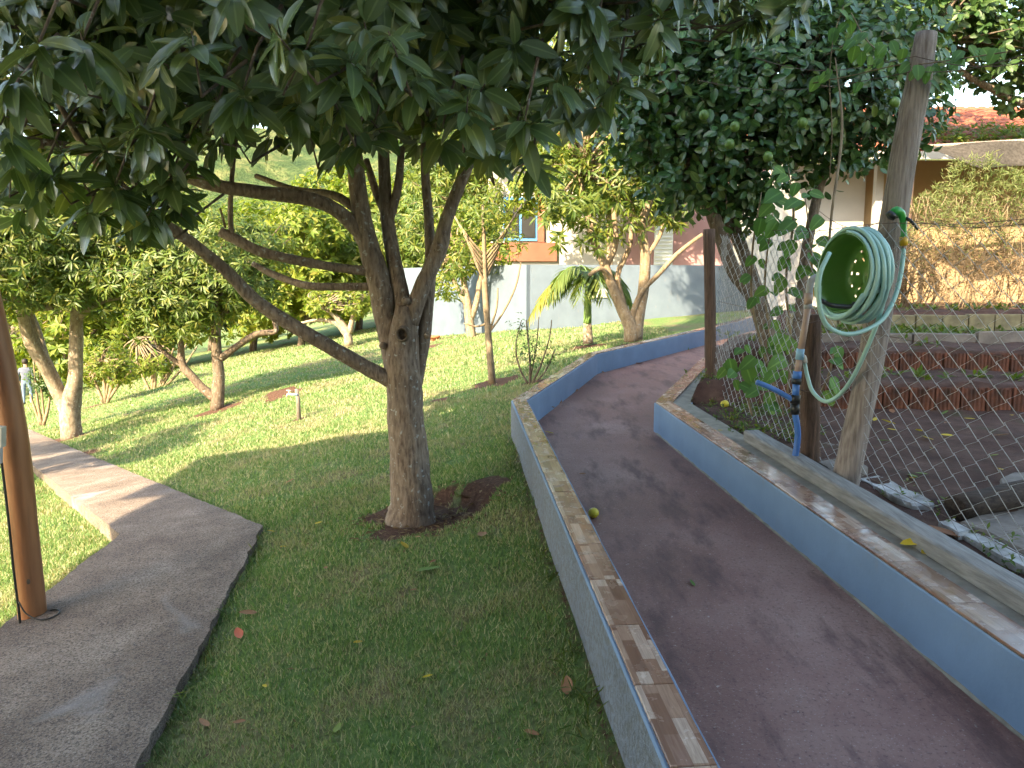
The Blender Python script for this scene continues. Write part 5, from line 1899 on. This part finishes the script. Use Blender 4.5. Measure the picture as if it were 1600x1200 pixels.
# ---- person far off on the lawn
def person():
    d = 29.5
    foot = P(43, 622, d)
    foot.z = float(lawn_z(foot.x, foot.y))
    s = 1.72 / 1.7
    J = {'pel': (0, 0, .95), 'wai': (0, 0, 1.10), 'che': (0, .01, 1.30), 'neck': (0, .02, 1.46), 'head0': (.0, .05, 1.55), 'head1': (0, .05, 1.66),
         'lh': (-.10, 0, .90), 'lk': (-.12, .02, .50), 'la': (-.13, -.02, .09), 'lt': (-.15, .12, .04), 'rh': (.10, 0, .90), 'rk': (.13, .06, .50), 'ra': (.14, -.05, .10), 'rt': (.16, .08, .04),
         'ls': (-.19, .01, 1.39), 'le': (-.27, .02, 1.13), 'lw': (-.25, .14, .92), 'lf': (-.24, .18, .84), 'rs': (.19, .01, 1.39), 're': (.27, .03, 1.13), 'rw': (.22, .17, .96), 'rf': (.20, .21, .89)}
    rad = {'pel': (.155, .12), 'wai': (.145, .11), 'che': (.17, .12), 'neck': (.06, .06), 'head0': (.075, .085), 'head1': (.085, .095), 'lh': (.095, .1), 'lk': (.07, .07), 'la': (.05, .05), 'lt': (.045, .035), 'rh': (.095, .1), 'rk': (.07, .07), 'ra': (.05, .05), 'rt': (.045, .035),
           'ls': (.07, .07), 'le': (.052, .052), 'lw': (.035, .035), 'lf': (.032, .025), 'rs': (.07, .07), 're': (.052, .052), 'rw': (.035, .035), 'rf': (.032, .025)}
    names = list(J)
    ed = [('pel', 'wai'), ('wai', 'che'), ('che', 'neck'), ('neck', 'head0'), ('head0', 'head1'), ('pel', 'lh'), ('lh', 'lk'), ('lk', 'la'), ('la', 'lt'), ('pel', 'rh'), ('rh', 'rk'), ('rk', 'ra'), ('ra', 'rt'), ('che', 'ls'), ('ls', 'le'), ('le', 'lw'), ('lw', 'lf'), ('che', 'rs'), ('rs', 're'), ('re', 'rw'), ('rw', 'rf')]
    me = bpy.data.meshes.new('person')
    me.from_pydata([tuple(c * s for c in J[k]) for k in names], [(names.index(a), names.index(b)) for a, b in ed], [])
    o = link('person', me, M['jeans'])
    o.location = foot; o.rotation_euler = (0, 0, R(15))
    md = o.modifiers.new('skin', 'SKIN'); md.use_smooth_shade = True
    sv = me.skin_vertices[0].data
    for i, k in enumerate(names):
        sv[i].radius = tuple(r * s for r in rad[k]); sv[i].use_root = (k == 'pel')
    sb = o.modifiers.new('sub', 'SUBSURF'); sb.levels = 1; sb.render_levels = 1
    dg = bpy.context.evaluated_depsgraph_get()
    m2 = bpy.data.meshes.new_from_object(o.evaluated_get(dg))
    o.modifiers.clear(); o.data = m2
    m2.materials.clear()
    for k in ('jeans', 'shirt', 'skin', 'hair', 'black'):
        m2.materials.append(M[k])
    for f in m2.polygons:
        z = f.center.z / s; x = abs(f.center.x) / s
        f.material_index = 0 if z < .98 else 1
        if z > 1.47: f.material_index = 2
        if x > .185 and z < .97 and f.center.y > .10: f.material_index = 2
        if z < .09: f.material_index = 4
    # the hair cap
    h = MB(); h.sphere((foot.x, foot.y + .045, foot.z + 1.69 * s), .112, 14, 10, 1.1)
    hair = h.build('hair', M['hair'], o)
    tag(o, 'person in grey shirt and pale jeans standing far off on the lawn', 'person')


person()


# ---- fruit and fallen leaves
def fruit(name, label, p, r, m, cat):
    t = MB(); t.sphere((0, 0, 0), r, 16, 12, 1.12)
    o = t.build(name, m); o.location = p; o.rotation_euler = (1.3, .3, .5)
    tag(o, label, cat)


def onramp(px, py, h=0):
    x, z = ray(px, py); d = (CAMZ - h) / (.04 - z); return Vector((x * d, d, .04 * d + h))


p = onramp(923, 809); fruit('lemon', 'yellow-green lemon lying on the ramp against the left wall', p + Vector((.02, 0, .036)), .036, M['lemon'], 'lemon')
p = P(1133, 614, 7.6); fruit('lemon', 'small yellow lemon on the soil beside the dark post', (p.x, p.y, float(soil_z(p.x, p.y)) + .04), .04, M['lemon'], 'lemon')

leafmesh = {}
for k in ('yellow', 'brown', 'green', 'red'):
    V, Fq = leaf_template(1, .44, 5, .30, -.16, .85)
    me = np_mesh('fallen_leaf', V, Fq.reshape(-1), np.full(len(Fq), 4, np.int32), True)
    me.materials.append(M['leaf_fallen_' + k]); leafmesh[k] = me


def fallen(px, py, col, size, label, surf='lawn', group='fallen leaves'):
    if surf == 'lawn':
        p = G(px, py); z = p.z + .022
    elif surf == 'ramp':
        p = onramp(px, py); z = p.z + .006
    elif surf == 'ledge':
        p = onramp(px, py, WALL_H); z = p.z + .012
    else:
        x, zz = ray(px, py); d = 2.
        while d < 20 and CAMZ + zz * d > float(soil_z(x * d, d)):
            d += .02
        p = Vector((x * d, d, 0)); z = float(soil_z(p.x, p.y)) + .012
    o = bpy.data.objects.new('fallen_leaf', leafmesh[col])
    o.location = (p.x, p.y, z); o.scale = (size,) * 3
    o.rotation_euler = (random.uniform(-.15, .15), random.uniform(-.3, .3), random.uniform(0, 6.28))
    COL.objects.link(o)
    tag(o, label, 'leaf', group)


for a, b, c, s, lab in ((502, 819, 'yellow', .12, 'yellow fallen leaf on the grass left of the planting pit'), (637, 862, 'yellow', .12, 'yellow fallen leaf on the grass below the big trunk'), (648, 898, 'green', .16, 'dark green fallen leaf lying on the shaded grass'),
                        (377, 1005, 'red', .12, 'orange-red fallen leaf near the concrete path edge'), (402, 962, 'brown', .11, 'curled brown fallen leaf beside the concrete path'), (886, 1094, 'brown', .13, 'red-brown fallen leaf on grass near the roughcast wall'),
                        (676, 1061, 'yellow', .06, 'small yellow fallen leaf on the nearest grass'), (412, 1076, 'yellow', .05, 'tiny yellow leaf on grass near the path'), (523, 1152, 'green', .07, 'light green fallen leaf at the bottom of the lawn'),
                        (327, 1145, 'brown', .08, 'brown leaf at the foot of the concrete path edge'), (446, 758, 'brown', .1, 'brown leaf on the shaded grass left of the trunk'), (681, 880, 'brown', .06, 'small pale brown leaf below the planting pit'),
                        (510, 890, 'brown', .07, 'brown leaf on the bare patch of shaded lawn'), (437, 858, 'yellow', .06, 'small orange leaf close to the path corner'), (552, 1012, 'yellow', .05, 'small yellow leaf in the middle of the shaded lawn'),
                        (652, 926, 'brown', .06, 'small red-brown leaf on the dry patch of lawn'), (385, 1135, 'brown', .06, 'small brown leaf low on the shaded lawn'), (820, 1150, 'brown', .07, 'brown leaf on the lawn close to the wall bottom'), (755, 836, 'brown', .16, 'pale dry leaf on the bank right of the trunk'),
                        (430, 835, 'yellow', .07, 'yellow leaf on grass at the path corner')):
    fallen(a, b, c, s, lab)
for a, b, c, s, lab in ((865, 638, 'brown', .16, 'curled dry leaf in the heap at the ramp bend'), (858, 645, 'yellow', .13, 'yellowish leaf in the heap at the ramp bend'), (872, 632, 'brown', .18, 'long dry leaf topping the heap at the ramp bend'), (905, 741, 'brown', .07, 'small pale leaf on the ramp above the lemon'),
                        (1085, 917, 'green', .06, 'tiny pale leaf in the middle of the ramp'), (945, 583, 'brown', .15, 'dry leaf on the ramp beyond the bend'), (990, 568, 'brown', .14, 'dry leaf near the ramp wall far up the slope'), (900, 612, 'brown', .14, 'brown leaf lying below the shaded ramp wall'),
                        (866, 678, 'yellow', .1, 'yellowish leaf on the ramp just past the bend'), (1030, 658, 'brown', .1, 'brown leaf at the foot of the right ramp wall'), (840, 650, 'brown', .12, 'brown leaf against the left wall at the ramp bend')):
    fallen(a, b, c, s, lab, 'ramp')
fallen(1406, 853, 'yellow', .15, 'long yellow leaf lying on the cement ledge against the beam', 'ledge')
fallen(1440, 868, 'yellow', .11, 'shorter yellow leaf wedged under the timber beam', 'ledge')
fallen(1500, 845, 'brown', .20, 'big red-brown leaf behind the timber beam', 'soil')
soil_count = {}
for k, (a, b) in enumerate(sorted(((1395, 647), (1400, 665), (1402, 675), (1440, 676), (1458, 690), (1472, 650), (1482, 662), (1490, 683), (1524, 657), (1552, 683), (1572, 652), (1456, 703), (1425, 750), (1450, 744), (1418, 744), (1452, 632), (1370, 690), (1365, 660), (1560, 735), (1545, 715), (1423, 640), (1215, 674), (1140, 678), (1235, 690), (1170, 675)))):
    col = ('yellow', 'green', 'brown', 'yellow')[k % 4]
    row = 'under the climber' if a < 1300 else ('near the lower brick row' if b < 660 else ('mid-bed' if b < 695 else 'by the white kerb stones'))
    cnt = soil_count.setdefault((col, row), 0); soil_count[(col, row)] += 1
    fallen(a, b, col, random.uniform(.08, .13), ('first', 'second', 'third', 'fourth', 'fifth', 'sixth', 'seventh')[cnt] + ' ' + ('greenish' if col == 'green' else col) + ' fallen leaf from the left on the soil ' + row, 'soil', 'fallen leaves on the garden soil')


# ---- litter in the planting pit, taller tufts at the lawn's edges
def litter():
    n = 650
    a = rng.uniform(0, 6.283, n); r = .62 * rng.random(n) ** .6
    x = -.70 + r * np.cos(a) * 1.05; y = 5.93 + r * np.sin(a)
    z = lawn_z(x, y) + rng.uniform(.004, .02, n)
    an = rng.uniform(0, 6.283, n)
    D = np.stack([np.cos(an), np.sin(an), rng.normal(0, .2, n)], 1)
    N = np.stack([rng.normal(0, .3, n), rng.normal(0, .3, n), np.ones(n)], 1)
    o = leaf_batch('leaf_litter', np.stack([x, y, z], 1), frames(D, N), rng.uniform(.02, .075, n), T_SMALL, M['leaf_dry'])
    tag(o, 'dry brown leaf litter in the planting pit round the big trunk', 'leaf litter', kind='stuff')
    # loose litter over the shaded lawn
    n = 420
    x = rng.uniform(-3, .4, n); y = rng.uniform(2.0, 8, n)
    k = (x < xl(y) - .2) & ~in_path(x, y)
    x, y = x[k], y[k]; n = len(x); an = rng.uniform(0, 6.283, n)
    D = np.stack([np.cos(an), np.sin(an), rng.normal(0, .2, n)], 1)
    N = np.stack([rng.normal(0, .3, n), rng.normal(0, .3, n), np.ones(n)], 1)
    o = leaf_batch('leaf_litter', np.stack([x, y, lawn_z(x, y) + .02], 1), frames(D, N), rng.uniform(.012, .04, n), T_SMALL, M['leaf_dry'])
    tag(o, 'fine dry leaf scraps scattered over the shaded lawn', 'leaf litter', kind='stuff')


litter()
T_BLADE = leaf_template(1, .07, 3, .3, .35, .9)
ys_t = [random.uniform(2.2, 8.0) for k in range(70)]
weeds('grass_tufts', 'taller grass tufts along the foot of the roughcast wall', [(float(xl(y)) - .22 - random.uniform(0, .05), y, float(lawn_z(float(xl(y)) - .24, y))) for y in ys_t], 150, M['leaf_mango'], .05, .11, T_BLADE, .025)
ys_t = [random.uniform(2.4, 6.2) for k in range(60)]
weeds('grass_tufts', 'taller grass tufts along the edge of the near concrete path', [(float(pxr(y)) + .05 + random.uniform(0, .06), y, float(lawn_z(float(pxr(y)) + .07, y))) for y in ys_t], 120, M['leaf_mango'], .04, .10, T_BLADE, .025)
